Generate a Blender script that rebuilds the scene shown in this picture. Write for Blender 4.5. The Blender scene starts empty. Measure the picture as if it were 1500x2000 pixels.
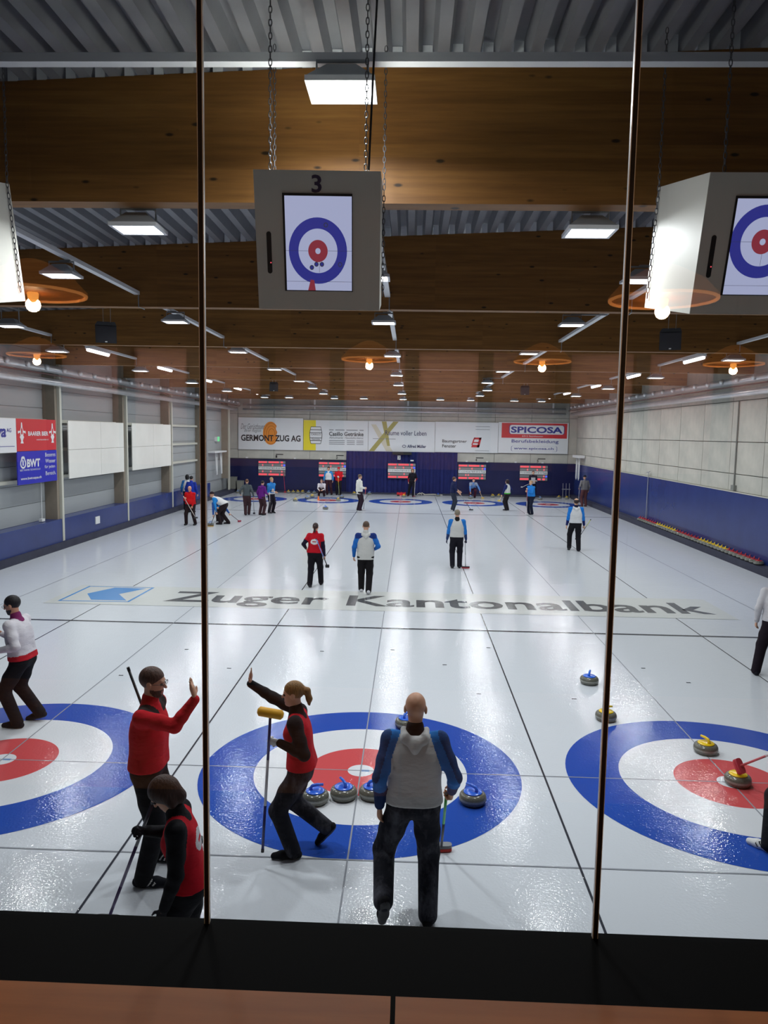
import bpy, math, random
import numpy as np
from mathutils import Vector, Matrix
random.seed(7); np.random.seed(7)
PI = math.pi
S = bpy.context.scene
COL = S.collection

# ------------------------------------------------------------------ camera
cam_d = bpy.data.cameras.new('camera'); cam = bpy.data.objects.new('camera', cam_d); COL.objects.link(cam)
S.camera = cam
YAW, PITCH, ROLL = 0.0335152, 0.1037299, 0.0163431
_f = Vector((-math.sin(YAW)*math.cos(PITCH), math.cos(YAW)*math.cos(PITCH), -math.sin(PITCH)))
_r = Vector((math.cos(YAW), math.sin(YAW), 0)); _u = _r.cross(_f)
_r2 = _r*math.cos(ROLL) + _u*math.sin(ROLL); _u2 = _u*math.cos(ROLL) - _r*math.sin(ROLL)
M = Matrix((( _r2.x, _u2.x, -_f.x, 0.49826), (_r2.y, _u2.y, -_f.y, -8.30579), (_r2.z, _u2.z, -_f.z, 3.86933), (0, 0, 0, 1)))
cam.matrix_world = M
cam_d.sensor_fit = 'VERTICAL'; cam_d.sensor_height = 36.0; cam_d.lens = 1469.0*36/2000
cam_d.clip_start = 0.05; cam_d.clip_end = 200

# ------------------------------------------------------------------ world, exposure
w = bpy.data.worlds.new('world'); S.world = w; w.use_nodes = True
w.node_tree.nodes['Background'].inputs[0].default_value = (0.02, 0.022, 0.026, 1)
w.node_tree.nodes['Background'].inputs[1].default_value = 0.3
vs = S.view_settings
vs.view_transform = 'Standard'; vs.look = 'None'; vs.gamma = 1.0; vs.use_curve_mapping = False
vs.exposure = 0.08
FLOOD_W = 62.0       # watts of one hall floodlight
TUBE_W = 40.0
PENDANT_W = 6.0
ADDED_WASH_W = 26.0    # one added lamp that brightens the lounge wall for its reflection

# ------------------------------------------------------------------ materials
MATS = {}
def lin(c):
    return tuple(((x/255.0)/12.92 if x/255.0 <= 0.04045 else ((x/255.0+0.055)/1.055)**2.4) for x in c)
def mat(name, rgb, rough=0.6, metal=0.0, spec=0.5, emit=None, es=0.0, coat=0.0, coat_r=0.1):
    """flat procedural material; rgb in 0-255 sRGB"""
    if name in MATS: return MATS[name]
    m = bpy.data.materials.new(name); m.use_nodes = True; MATS[name] = m
    b = m.node_tree.nodes['Principled BSDF']
    b.inputs['Base Color'].default_value = (*lin(rgb), 1)
    b.inputs['Roughness'].default_value = rough; b.inputs['Metallic'].default_value = metal
    b.inputs['Specular IOR Level'].default_value = spec
    b.inputs['Coat Weight'].default_value = coat; b.inputs['Coat Roughness'].default_value = coat_r
    if emit:
        b.inputs['Emission Color'].default_value = (*lin(emit), 1); b.inputs['Emission Strength'].default_value = es
    return m
def nd(m, t): return m.node_tree.nodes.new(t)
def lk(m, a, b): m.node_tree.links.new(a, b)
def bsdf(m): return m.node_tree.nodes['Principled BSDF']
def coords(m, kind='Object', scale=(1, 1, 1)):
    tc = nd(m, 'ShaderNodeTexCoord'); mp = nd(m, 'ShaderNodeMapping'); mp.inputs['Scale'].default_value = scale
    lk(m, tc.outputs[kind], mp.inputs[0]); return mp.outputs[0]
def noise(m, vec, scale, detail=3, rough=0.5):
    n = nd(m, 'ShaderNodeTexNoise'); n.inputs['Scale'].default_value = scale; n.inputs['Detail'].default_value = detail
    n.inputs['Roughness'].default_value = rough; lk(m, vec, n.inputs['Vector']); return n.outputs['Fac']
def ramp(m, fac, stops):
    r = nd(m, 'ShaderNodeValToRGB'); e = r.color_ramp.elements
    while len(e) < len(stops): e.new(0.5)
    for el, (p, c) in zip(e, stops):
        el.position = p; el.color = (*lin(c), 1)
    lk(m, fac, r.inputs[0]); return r.outputs[0]
def mix(m, fac, a, b, mode='MIX'):
    x = nd(m, 'ShaderNodeMix'); x.data_type = 'RGBA'; x.blend_type = mode
    if isinstance(fac, (int, float)): x.inputs[0].default_value = fac
    else: lk(m, fac, x.inputs[0])
    for s, v in ((6, a), (7, b)):
        if isinstance(v, tuple): x.inputs[s].default_value = (*v, 1)
        else: lk(m, v, x.inputs[s])
    return x.outputs[2]
def bump(m, h, strength=0.3, dist=0.02):
    b = nd(m, 'ShaderNodeBump'); b.inputs['Strength'].default_value = strength; b.inputs['Distance'].default_value = dist
    lk(m, h, b.inputs['Height']); lk(m, b.outputs[0], bsdf(m).inputs['Normal'])

def ice_mat(name, rgb, cloud=0.05):
    m = mat(name, rgb, 0.07, spec=0.18)
    v = coords(m, 'Object')
    n = noise(m, v, 0.5, 4); c = mix(m, n, tuple(x*(1-cloud) for x in lin(rgb)), lin(rgb))
    lk(m, c, bsdf(m).inputs['Base Color'])
    n2 = noise(m, v, 38, 2); n3 = noise(m, v, 6.0, 3)
    a = nd(m, 'ShaderNodeMath'); a.operation = 'ADD'; lk(m, n2, a.inputs[0]); lk(m, n3, a.inputs[1])
    bump(m, a.outputs[0], 0.45, 0.0045)
    return m
M_ICE = ice_mat('ice', (214, 219, 226))
M_ICE_BLUE = ice_mat('ice_blue', (42, 82, 178), 0.12)
M_ICE_RED = ice_mat('ice_red', (208, 84, 88), 0.10)
M_ICE_WHITE = ice_mat('ice_white_paint', (222, 225, 230))
M_ICE_LINE = ice_mat('ice_line', (62, 64, 72))
M_ICE_FAINT = ice_mat('ice_faint_line', (150, 154, 162))
M_ICE_GREY = ice_mat('ice_letter_grey', (92, 94, 98), 0.15)
M_ICE_CREAM = ice_mat('ice_cream_band', (214, 217, 215))
M_ICE_LBLUE = ice_mat('ice_light_blue', (76, 146, 214))

def wood_mat(name, dark, light, pale, lam=0.11):
    """glulam: thin lamellas stacked in z, knots, long grain along x"""
    m = mat(name, light, 0.55, spec=0.35)
    v = coords(m, 'Object')
    g = noise(m, coords(m, 'Object', (0.5, 6, 9)), 2.2, 6, 0.6)
    c1 = ramp(m, g, [(0.25, dark), (0.55, light), (0.8, pale)])
    sx = nd(m, 'ShaderNodeSeparateXYZ'); lk(m, v, sx.inputs[0])
    dv = nd(m, 'ShaderNodeMath'); dv.operation = 'DIVIDE'; lk(m, sx.outputs[2], dv.inputs[0]); dv.inputs[1].default_value = lam
    fl = nd(m, 'ShaderNodeMath'); fl.operation = 'FLOOR'; lk(m, dv.outputs[0], fl.inputs[0])
    sxx = nd(m, 'ShaderNodeMath'); sxx.operation = 'MULTIPLY'; lk(m, sx.outputs[0], sxx.inputs[0]); sxx.inputs[1].default_value = 0.22
    sf = nd(m, 'ShaderNodeMath'); sf.operation = 'FLOOR'; lk(m, sxx.outputs[0], sf.inputs[0])
    cb = nd(m, 'ShaderNodeCombineXYZ'); lk(m, fl.outputs[0], cb.inputs[0]); lk(m, sf.outputs[0], cb.inputs[1])
    wn = nd(m, 'ShaderNodeTexWhiteNoise'); lk(m, cb.outputs[0], wn.inputs['Vector'])
    rr = ramp(m, wn.outputs['Value'], [(0.0, (226, 221, 214)), (1.0, (255, 255, 255))])
    c2 = mix(m, 1.0, c1, rr, 'MULTIPLY')
    vo = nd(m, 'ShaderNodeTexVoronoi'); vo.inputs['Scale'].default_value = 1.0; vo.inputs['Randomness'].default_value = 1.0
    lk(m, coords(m, 'Object', (2.6, 3.0, 6.5)), vo.inputs['Vector'])
    k = nd(m, 'ShaderNodeMapRange'); k.inputs[1].default_value = 0.07; k.inputs[2].default_value = 0.13; k.inputs[3].default_value = 1; k.inputs[4].default_value = 0
    lk(m, vo.outputs['Distance'], k.inputs[0])
    c3 = mix(m, k.outputs[0], c2, lin(tuple(int(x*0.42) for x in dark)))
    lk(m, c3, bsdf(m).inputs['Base Color'])
    return m
M_BEAM = wood_mat('glulam_wood', (118, 79, 37), (143, 99, 48), (157, 114, 60))
M_TABLE = wood_mat('table_wood', (160, 98, 44), (184, 116, 54), (200, 132, 66), 3.0)

def noisy(name, a, b, scale=3.0, rough=0.7, bs=0.0, sc=(1, 1, 1), detail=5, metal=0.0, spec=0.4):
    m = mat(name, a, rough, metal, spec); v = coords(m, 'Object', sc)
    n = noise(m, v, scale, detail, 0.6); lk(m, ramp(m, n, [(0.3, a), (0.7, b)]), bsdf(m).inputs['Base Color'])
    if bs: bump(m, n, bs, 0.02)
    return m
M_ROOF = noisy('roof_sheet_metal', (134, 136, 142), (150, 152, 158), 1.5, 0.42, metal=0.25)
M_FRONT = noisy('front_wall_dark', (58, 52, 48), (66, 60, 54), 1.5, 0.8)
M_CHAIN = mat('chain_steel', (92, 92, 96), 0.45, 0.7)
M_RIM = mat('pendant_rim', (255, 170, 90), 0.4, emit=(255, 160, 84), es=3.0)
M_CLOSURE = mat('rib_closure_white', (232, 236, 240), 0.7)
M_CONC = noisy('concrete', (172, 172, 164), (194, 192, 182), 1.3, 0.85, 0.1)
M_CONC_D = noisy('concrete_joint', (120, 122, 118), (132, 134, 130), 2.0, 0.9)
M_CLAD = noisy('grey_cladding', (150, 156, 158), (164, 168, 170), 0.7, 0.5, sc=(1, 0.15, 2))
M_COLUMN = noisy('column_taupe', (128, 118, 104), (142, 132, 118), 2.0, 0.6)
M_POST = mat('post_cream_metal', (196, 196, 184), 0.45)
M_BLUEWALL = noisy('blue_wall_paint', (32, 50, 110), (38, 58, 122), 1.1, 0.26, spec=0.55)
M_NAVY = noisy('navy_wall_paint', (22, 25, 68), (27, 31, 78), 1.2, 0.24, spec=0.55)
M_PLINTH = noisy('dark_plinth', (40, 42, 62), (54, 56, 74), 2.0, 0.6)
M_CURTAIN = noisy('navy_curtain', (20, 28, 88), (26, 36, 100), 3.0, 0.85)
M_WHITE = mat('white_paint', (222, 224, 224), 0.5)
M_BOX = mat('box_white_paint', (214, 212, 202), 0.55)
M_PANEL = noisy('white_board', (224, 224, 218), (232, 232, 226), 1.0, 0.35)
M_STEEL = mat('galvanised_steel', (196, 198, 202), 0.35, 0.8)
M_DUCT = noisy('duct_zinc', (186, 190, 194), (206, 210, 212), 2.0, 0.3, metal=0.55)
M_TRAY = mat('tray_white_metal', (218, 220, 224), 0.4, 0.1)
M_DARKRED = mat('dark_red_rail', (74, 34, 34), 0.5)
M_BLACK = mat('black_plastic', (22, 22, 24), 0.5)
M_BLACKSILL = mat('black_sill', (5, 5, 6), 0.8, spec=0.08)
M_JOINT = mat('window_joint_brown', (16, 6, 7), 0.7)
M_JOINT_EDGE = mat('window_joint_edge', (240, 236, 228), 0.35)
M_LAMP = mat('lamp_glass_lit', (255, 255, 255), 0.4, emit=(246, 250, 255), es=14.0)
M_TUBE = mat('tube_lit', (255, 255, 255), 0.4, emit=(255, 246, 252), es=7.0)
M_LAMPBODY = mat('lamp_grey_metal', (150, 156, 160), 0.45, 0.3)
M_SCREENWHITE = mat('screen_white', (20, 20, 30), 0.25, emit=(196, 202, 240), es=0.62)
M_SCREENBLUE = mat('screen_blue', (20, 20, 30), 0.25, emit=(62, 66, 172), es=0.5)
M_SCREENRED = mat('screen_red', (20, 20, 30), 0.25, emit=(164, 62, 78), es=0.55)
M_SCREENLINE = mat('screen_line', (20, 20, 30), 0.25, emit=(70, 72, 100), es=0.45)
M_LEDRED = mat('led_red', (120, 20, 30), 0.4, emit=(255, 92, 106), es=0.85)
M_LEDPINK = mat('led_pink', (150, 60, 66), 0.4, emit=(255, 130, 138), es=0.55)
M_GREENSIGN = mat('exit_sign_green', (40, 160, 90), 0.4, emit=(86, 214, 130), es=0.9)
M_PENDANT = mat('pendant_bulb', (255, 180, 90), 0.4, emit=(255, 168, 78), es=10.0)
M_SHADE = mat('pendant_shade_amber', (150, 80, 34), 0.4, emit=(255, 150, 62), es=0.5)
M_LOUNGE = noisy('lounge_plaster', (196, 150, 138), (206, 160, 148), 1.0, 0.8)
M_LOUNGE_D = mat('lounge_column_dark', (40, 42, 36), 0.7)
M_GRANITE = noisy('stone_granite', (84, 86, 78), (112, 112, 102), 90.0, 0.16, spec=0.6)
M_GRANITE_BAND = noisy('stone_band', (138, 140, 134), (156, 158, 152), 60.0, 0.55)
M_GRIP_BLUE = mat('grip_blue', (36, 104, 224), 0.22, spec=0.6)
M_GRIP_YELLOW = mat('grip_yellow', (238, 200, 24), 0.22, spec=0.6)
M_GRIP_RED = mat('grip_red', (186, 28, 38), 0.3)
M_GRIP_PALE = mat('grip_pale_blue', (126, 156, 204), 0.3)
def sign(name, rgb, rough=0.35): return mat(name, rgb, rough)

# glass pane: straight-through with a weak mirror reflection
M_GLASS = bpy.data.materials.new('window_glass'); M_GLASS.use_nodes = True
_t = M_GLASS.node_tree; _t.nodes.clear()
_o = _t.nodes.new('ShaderNodeOutputMaterial'); _tr = _t.nodes.new('ShaderNodeBsdfTransparent'); _g = _t.nodes.new('ShaderNodeBsdfGlossy')
_g.inputs['Roughness'].default_value = 0.0; _tr.inputs[0].default_value = (0.97, 0.985, 0.98, 1)
_fr = _t.nodes.new('ShaderNodeFresnel'); _fr.inputs[0].default_value = 1.75
_mx = _t.nodes.new('ShaderNodeMixShader')
_t.links.new(_fr.outputs[0], _mx.inputs[0]); _t.links.new(_tr.outputs[0], _mx.inputs[1]); _t.links.new(_g.outputs[0], _mx.inputs[2]); _t.links.new(_mx.outputs[0], _o.inputs[0])

# ------------------------------------------------------------------ object helpers
def link(name, data, parent=None, label=None, cat=None, group=None, kind=None):
    o = bpy.data.objects.new(name, data); COL.objects.link(o)
    if parent is not None: o.parent = parent
    if label: o['label'] = label
    if cat: o['category'] = cat
    if group: o['group'] = group
    if kind: o['kind'] = kind
    return o
def thing(name, label, cat, loc=(0, 0, 0), rz=0.0, group=None):
    o = link(name, None, None, label, cat, group); o.location = loc; o.rotation_euler = (0, 0, rz)
    o.empty_display_size = 0.1; return o
def setmats(me, mats):
    for m in (mats if isinstance(mats, (list, tuple)) else [mats]): me.materials.append(m)
class MB:
    """collects simple shapes into one mesh"""
    def __init__(s): s.v = []; s.f = []; s.mi = []
    def poly(s, pts, mi=0):
        n = len(s.v); s.v += [tuple(p) for p in pts]; s.f.append(tuple(range(n, n+len(pts)))); s.mi.append(mi); return s
    def box(s, x0, x1, y0, y1, z0, z1, mi=0):
        n = len(s.v)
        s.v += [(x0,y0,z0),(x1,y0,z0),(x1,y1,z0),(x0,y1,z0),(x0,y0,z1),(x1,y0,z1),(x1,y1,z1),(x0,y1,z1)]
        for f in ((0,3,2,1),(4,5,6,7),(0,1,5,4),(1,2,6,5),(2,3,7,6),(3,0,4,7)):
            s.f.append(tuple(n+i for i in f)); s.mi.append(mi)
        return s
    def prism(s, pts, d, mi=0):
        """extrude closed polygon pts (3D) by vector d"""
        n = len(s.v); k = len(pts)
        s.v += [tuple(p) for p in pts] + [tuple(Vector(p)+Vector(d)) for p in pts]
        s.f.append(tuple(range(n+k-1, n-1, -1))); s.f.append(tuple(range(n+k, n+2*k))); s.mi += [mi, mi]
        for i in range(k):
            j = (i+1) % k; s.f.append((n+i, n+j, n+k+j, n+k+i)); s.mi.append(mi)
        return s
    def tube(s, path, r, seg=8, mi=0, caps=True):
        path = [Vector(p) for p in path]; rs = r if isinstance(r, (list, tuple)) else [r]*len(path)
        n0 = len(s.v); up = None
        for i, p in enumerate(path):
            d = (path[min(i+1, len(path)-1)] - path[max(i-1, 0)])
            d = d.normalized() if d.length > 1e-9 else Vector((0, 0, 1))
            if up is None: up = Vector((0, 0, 1)) if abs(d.z) < 0.9 else Vector((1, 0, 0))
            a = (up - d*up.dot(d)).normalized(); b = d.cross(a); up = a
            for k in range(seg):
                t = 2*PI*k/seg; s.v.append(tuple(p + (a*math.cos(t)+b*math.sin(t))*rs[i]))
        for i in range(len(path)-1):
            for k in range(seg):
                k2 = (k+1) % seg; q = n0+i*seg
                s.f.append((q+k, q+k2, q+seg+k2, q+seg+k)); s.mi.append(mi)
        if caps:
            s.f.append(tuple(n0+k for k in range(seg-1, -1, -1))); s.mi.append(mi)
            q = n0+(len(path)-1)*seg; s.f.append(tuple(q+k for k in range(seg))); s.mi.append(mi)
        return s
    def lathe(s, prof, seg=24, mis=None, c=(0, 0, 0)):
        n0 = len(s.v)
        for (r, z) in prof:
            for k in range(seg):
                t = 2*PI*k/seg; s.v.append((c[0]+r*math.cos(t), c[1]+r*math.sin(t), c[2]+z))
        for i in range(len(prof)-1):
            for k in range(seg):
                k2 = (k+1) % seg; q = n0+i*seg
                s.f.append((q+k, q+k2, q+seg+k2, q+seg+k)); s.mi.append(mis[i] if mis else 0)
        s.f.append(tuple(n0+k for k in range(seg-1, -1, -1))); s.mi.append(mis[0] if mis else 0)
        q = n0+(len(prof)-1)*seg; s.f.append(tuple(q+k for k in range(seg))); s.mi.append(mis[-1] if mis else 0)
        return s
    def mesh(s, name, mats, smooth=False):
        me = bpy.data.meshes.new(name); me.from_pydata(s.v, [], s.f); setmats(me, mats)
        me.polygons.foreach_set('material_index', s.mi)
        if smooth: me.polygons.foreach_set('use_smooth', [True]*len(s.f))
        me.update(); return me
    def obj(s, name, mats, parent=None, smooth=False, **kw):
        return link(name, s.mesh(name, mats, smooth), parent, **kw)
def auto_smooth(o, ang=0.6):
    me = o.data; me.polygons.foreach_set('use_smooth', [True]*len(me.polygons))
    try: me.set_sharp_from_angle(angle=ang)
    except Exception: pass
def plane_frame(kind):
    return {'back': (Vector((1, 0, 0)), Vector((0, 0, 1))), 'left': (Vector((0, 1, 0)), Vector((0, 0, 1))),
            'floor': (Vector((1, 0, 0)), Vector((0, 1, 0)))}[kind]
def text(name, body, o, u, v, width, height, material, parent=None, bold=0.0, shear=0.0, align='L', keep=False, **kw):
    """flat lettering whose box is stretched to width x height, lower-left at o (u right, v up)"""
    cu = bpy.data.curves.new(name, 'FONT'); cu.body = body; cu.size = 1.0; cu.offset = bold; cu.shear = shear; cu.resolution_u = 3
    cu.fill_mode = 'FRONT'
    t = bpy.data.objects.new(name+'_src', cu); COL.objects.link(t)
    me = bpy.data.meshes.new_from_object(t); bpy.data.objects.remove(t); bpy.data.curves.remove(cu)
    n = len(me.vertices); co = np.zeros(n*3); me.vertices.foreach_get('co', co); co = co.reshape(-1, 3)
    mn, mx = co.min(0), co.max(0); sx = width/(mx[0]-mn[0]); sy = height/(mx[1]-mn[1])
    if keep: sx = sy = min(sx, sy)
    x = (co[:, 0]-mn[0])*sx; y = (co[:, 1]-mn[1])*sy
    if align == 'C': x -= (mx[0]-mn[0])*sx/2
    P = np.array(o)[None] + x[:, None]*np.array(u)[None] + y[:, None]*np.array(v)[None]
    me.vertices.foreach_set('co', P.reshape(-1)); me.materials.clear(); me.materials.append(material); me.name = name; me.update()
    return link(name, me, parent, **kw)
def flat(name, pts, material, parent=None, **kw):
    return MB().poly(pts).obj(name, material, parent, **kw)
def copytree(o, parent=None, skip=()):
    c = o.copy(); COL.objects.link(c); c.parent = parent
    for ch in list(o.children):
        if ch.name not in skip: copytree(ch, c)
    return c

# ================================================================== the setting
SP = 4.2077                      # width of one curling sheet
TEE, HOG, BACKL = 34.747, 6.401, 1.829
X0, X1, YB = -10.62, 10.62, 39.7  # ice edges
def ztop(x): return 7.03 + 0.042*x     # underside of the roof sheets (mono-pitch)

floor = MB().box(-11.3, 11.3, -6.6, 40.2, -0.2, 0.0).obj('floor', M_ICE, kind='structure')
def annulus(name, cx, cy, r0, r1, z, m):
    b = MB(); n = 96
    ring = lambda r: [(cx+r*math.cos(2*PI*k/n), cy+r*math.sin(2*PI*k/n), z) for k in range(n)]
    if r0 <= 0: b.poly(ring(r1))
    else:
        a, c = ring(r0), ring(r1); b.v = a+c
        for k in range(n):
            k2 = (k+1) % n; b.f.append((k, n+k, n+k2, k2)); b.mi.append(0)
    return b.obj(name, m, floor)
for cy in (0.0, TEE):
    for i in range(-2, 3):
        cx = i*SP
        annulus('house_outer_ring', cx, cy, 1.219, 1.829, 0.002, M_ICE_BLUE)
        annulus('house_middle_ring', cx, cy, 0.61, 1.219, 0.002, M_ICE_WHITE)
        annulus('house_inner_ring', cx, cy, 0.15, 0.61, 0.002, M_ICE_RED)
        annulus('house_button', cx, cy, 0.0, 0.15, 0.002, M_ICE_WHITE)
        if cy == 0.0:       # small print on the button
            MB().box(cx+0.01, cx+0.10, -0.02, 0.02, 0.002, 0.0032).obj('button_print', M_ICE_LBLUE, floor)
def strip(name, x0, x1, y0, y1, z, m):
    flat(name, [(x0, y0, z), (x1, y0, z), (x1, y1, z), (x0, y1, z)], m, floor)
for yy, wd, m in ((HOG, 0.085, M_ICE_LINE), (TEE-HOG, 0.085, M_ICE_LINE)):
    strip('hog_line', X0, X1, yy-wd/2, yy+wd/2, 0.0035, m)
for yy in (0.0, TEE): strip('tee_line', X0, X1, yy-0.008, yy+0.008, 0.0035, M_ICE_FAINT)
for yy in (-BACKL, TEE+BACKL): strip('back_line', X0, X1, yy-0.010, yy+0.010, 0.0035, M_ICE_FAINT)
for i in range(-2, 3):
    strip('centre_line', i*SP-0.008, i*SP+0.008, -5.5, 39.0, 0.0036, M_ICE_FAINT)
for i in range(-2, 2):
    strip('sheet_line', (i+0.5)*SP-0.011, (i+0.5)*SP+0.011, -5.5, 39.6, 0.0037, M_ICE_LINE)
strip('letter_band', -7.6, 7.65, 7.85, 9.85, 0.0045, M_ICE_CREAM)
U, V = plane_frame('floor')
_t = text('floor_lettering', 'Zuger Kantonalbank', (-5.06, 7.95, 0.006), U, V, 12.42, 1.42, M_ICE_GREY, floor, bold=0.022)
_pg = [(-7.37, 9.74), (-5.73, 9.74), (-5.77, 8.12), (-7.38, 8.08)]
b = MB(); c = np.array(_pg).mean(0)
inn = [tuple(c + (np.array(p)-c)*0.93) for p in _pg]
b.v = [(p[0], p[1], 0.006) for p in _pg] + [(p[0], p[1], 0.006) for p in inn]
for k in range(4):
    k2 = (k+1) % 4; b.f.append((k2, k, 4+k, 4+k2)); b.mi.append(0)
b.obj('floor_logo_frame', M_ICE_LBLUE, floor)
flat('floor_logo_arrow', [(x, y, 0.006) for x, y in reversed([(-6.68, 9.62), (-5.89, 9.60), (-6.30, 8.91), (-5.88, 8.27), (-6.69, 8.26), (-7.05, 8.89)])], M_ICE_LBLUE, floor)
for px, py in ((-1.0, 4.7), (0.25, 4.9), (1.15, 4.1), (2.0, 5.2), (3.0, 2.6), (5.0, 3.5), (4.5, 4.2), (-3.4, 4.6), (-2.4, 3.6), (6.2, 2.9), (1.6, 2.7), (-4.0, 3.1)):
    strip('ice_chip_mark', px-0.035, px+0.035, py-0.014, py+0.014, 0.004, M_ICE_LINE)

# ---- plinth (low kerb) round the ice
MB().box(-11.3, X0, -6.6, 40.0, 0, 0.22).obj('baseboard_left', M_PLINTH, kind='structure')
MB().box(X1, 11.3, -6.6, 40.0, 0, 0.22).obj('baseboard_right', M_PLINTH, kind='structure')
MB().box(X0, X1, YB, 40.0, 0, 0.12).obj('baseboard_back', M_PLINTH, kind='structure')

# ---- left wall: cladding sheets, columns, posts, girts, blue dado
BEAMS = [-1.46+5.65*k for k in range(8)]
wl = MB().box(-11.45, -11.22, -6.6, 40.2, 0, 7.4).obj('wall_left', M_CLAD, kind='structure')
MB().box(-11.22, -10.72, -6.6, 33.6, 0.22, 0.96).obj('blue_dado', M_BLUEWALL, wl)
ys = [-6.6]+[y for y in BEAMS]+[40.0]
sheet = {}
for a, bb in zip(ys[:-1], ys[1:]):
    L = bb-a
    if L < 0.5: continue
    for r in range(10):
        key = round(L, 3)
        if key not in sheet: sheet[key] = MB().box(0, 0.05, 0.02, L-0.02, 0.006, 0.584).mesh('cladding_sheet', M_CLAD)
        o = link('cladding_sheet', sheet[key], wl); o.location = (-11.22, a, 0.96+r*0.59)
colm = MB().box(-11.2, -10.78, -0.16, 0.0, 0.96, 6.6).mesh('column', M_COLUMN)
pm = MB().box(-10.80, -10.70, -0.06, 0.07, 0.24, 6.2).box(-10.83, -10.79, -0.02, 0.03, 0.24, 6.2).mesh('post', M_POST)
for y in BEAMS:
    o = link('column', colm, wl); o.location = (0, y, 0)
    o = link('post', pm, wl); o.location = (0, y+0.08, 0)
for z in (4.10, 3.18, 2.28):
    MB().box(-11.17, -11.05, -6.5, 33.6, z-0.05, z+0.05).obj('girt', M_POST, wl)
MB().tube([(-10.93, 14.6, 2.2), (-10.93, 14.6, 1.05)], 0.012, 6).box(-10.98, -10.88, 14.5, 14.7, 0.98, 1.06).obj('cable_with_socket', M_WHITE, wl)
MB().box(-10.72, -10.69, 18.05, 18.4, 0.48, 0.74).obj('socket_plate', M_WHITE, wl)

# ---- right wall: concrete panels above a blue dado
wr = MB().box(11.06, 11.4, -6.6, 40.2, 0, 7.9).obj('wall_right', M_CONC_D, kind='structure')
MB().box(10.95, 11.07, -6.6, 40.0, 0.22, 2.17).obj('blue_dado', M_BLUEWALL, wr)
MB().box(10.93, 11.07, -6.6, 40.0, 2.17, 2.20).obj('dado_cap', M_POST, wr)
pmesh = {}
def panel(parent, m, x, y, z, key, size):
    if key not in pmesh: pmesh[key] = MB().box(0, size[0], 0, size[1], 0, size[2]).mesh('concrete_panel', m)
    o = link('concrete_panel', pmesh[key], parent); o.location = (x, y, z)
rows = [(2.20, 2.76), (2.76, 3.79), (3.79, 5.1), (5.1, 6.9)]
y = 14.47-9*2.37
while y < 39.8:
    for r, (z0, z1) in enumerate(rows):
        L = min(2.37, 39.9-y)
        panel(wr, M_CONC, 11.0, y+0.015, z0+0.012, ('r', r, round(L, 2)), (0.06, L-0.03, z1-z0-0.024))
    y += 2.37
MB().tube([(10.9, 24.9, 2.4), (10.9, 24.9, 0.25)], 0.02, 6).tube([(10.9, 24.7, 2.42), (10.9, 25.15, 2.36)], 0.02, 6).obj('water_pipe', M_STEEL, wr)
MB().tube([(10.97, 16.35, 5.1), (10.97, 16.35, 2.35)], 0.025, 6).box(10.9, 11.0, 16.2, 16.42, 2.24, 2.40).obj('conduit', M_CONC_D, wr)

# ---- back wall
wb = MB().box(-11.3, 11.3, 39.98, 40.2, 0, 7.6).obj('wall_back', M_CONC_D, kind='structure')
MB().box(-11.12, -3.5, 39.86, 40.0, 0.12, 2.12).obj('navy_dado', M_NAVY, wb)
MB().box(3.45, 10.95, 39.86, 40.0, 0.12, 2.15).obj('navy_dado', M_NAVY, wb)
xs = [-11.2, -10.58, -8.26, -5.95, -3.58, -1.2, 1.15, 3.5, 5.84, 8.14, 10.5, 11.05]
for a, bb in zip(xs[:-1], xs[1:]):
    for r, (z0, z1) in enumerate([(2.15, 2.74), (2.74, 5.0), (5.0, 6.4)]):
        panel(wb, M_CONC, a+0.012, 39.92, z0+0.012, ('b', r, round(bb-a, 2)), (bb-a-0.024, 0.07, z1-z0-0.024))
for x in (-7.9, -4.0, 4.93, 8.85):
    MB().box(x-0.24, x+0.24, 39.905, 39.93, 2.41, 2.46).obj('vent_slot', M_BLACK, wb)
for x in (-10.0, -6.9, -5.2, 4.1, 5.4, 7.2, 8.9):
    MB().box(x-0.06, x+0.06, 39.80, 39.92, 2.16, 2.24).obj('wall_light_box', M_WHITE, wb)
for x in (-8.35, -4.45, 4.46, 8.36):
    text('sheet_number', {-8.35: '1', -4.45: '2', 4.46: '4', 8.36: '5'}[x], (x+0.2, 39.9, 2.22), *plane_frame('back'), 0.1, 0.16, M_BLACK, wb, bold=0.01)

# ---- front wall round the window, window sill
MB().box(-11.3, 11.3, -6.75, -6.58, 0, 2.60).box(-11.3, 11.3, -6.75, -6.58, 5.25, 7.6).box(-11.3, -4.6, -6.75, -6.58, 2.6, 5.25).box(5.6, 11.3, -6.75, -6.58, 2.6, 5.25).obj('wall_front', M_FRONT, kind='structure')
MB().box(-4.6, 5.6, -7.12, -6.585, 2.45, 2.677).obj('trim_1', M_BLACKSILL, kind='structure')

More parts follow.
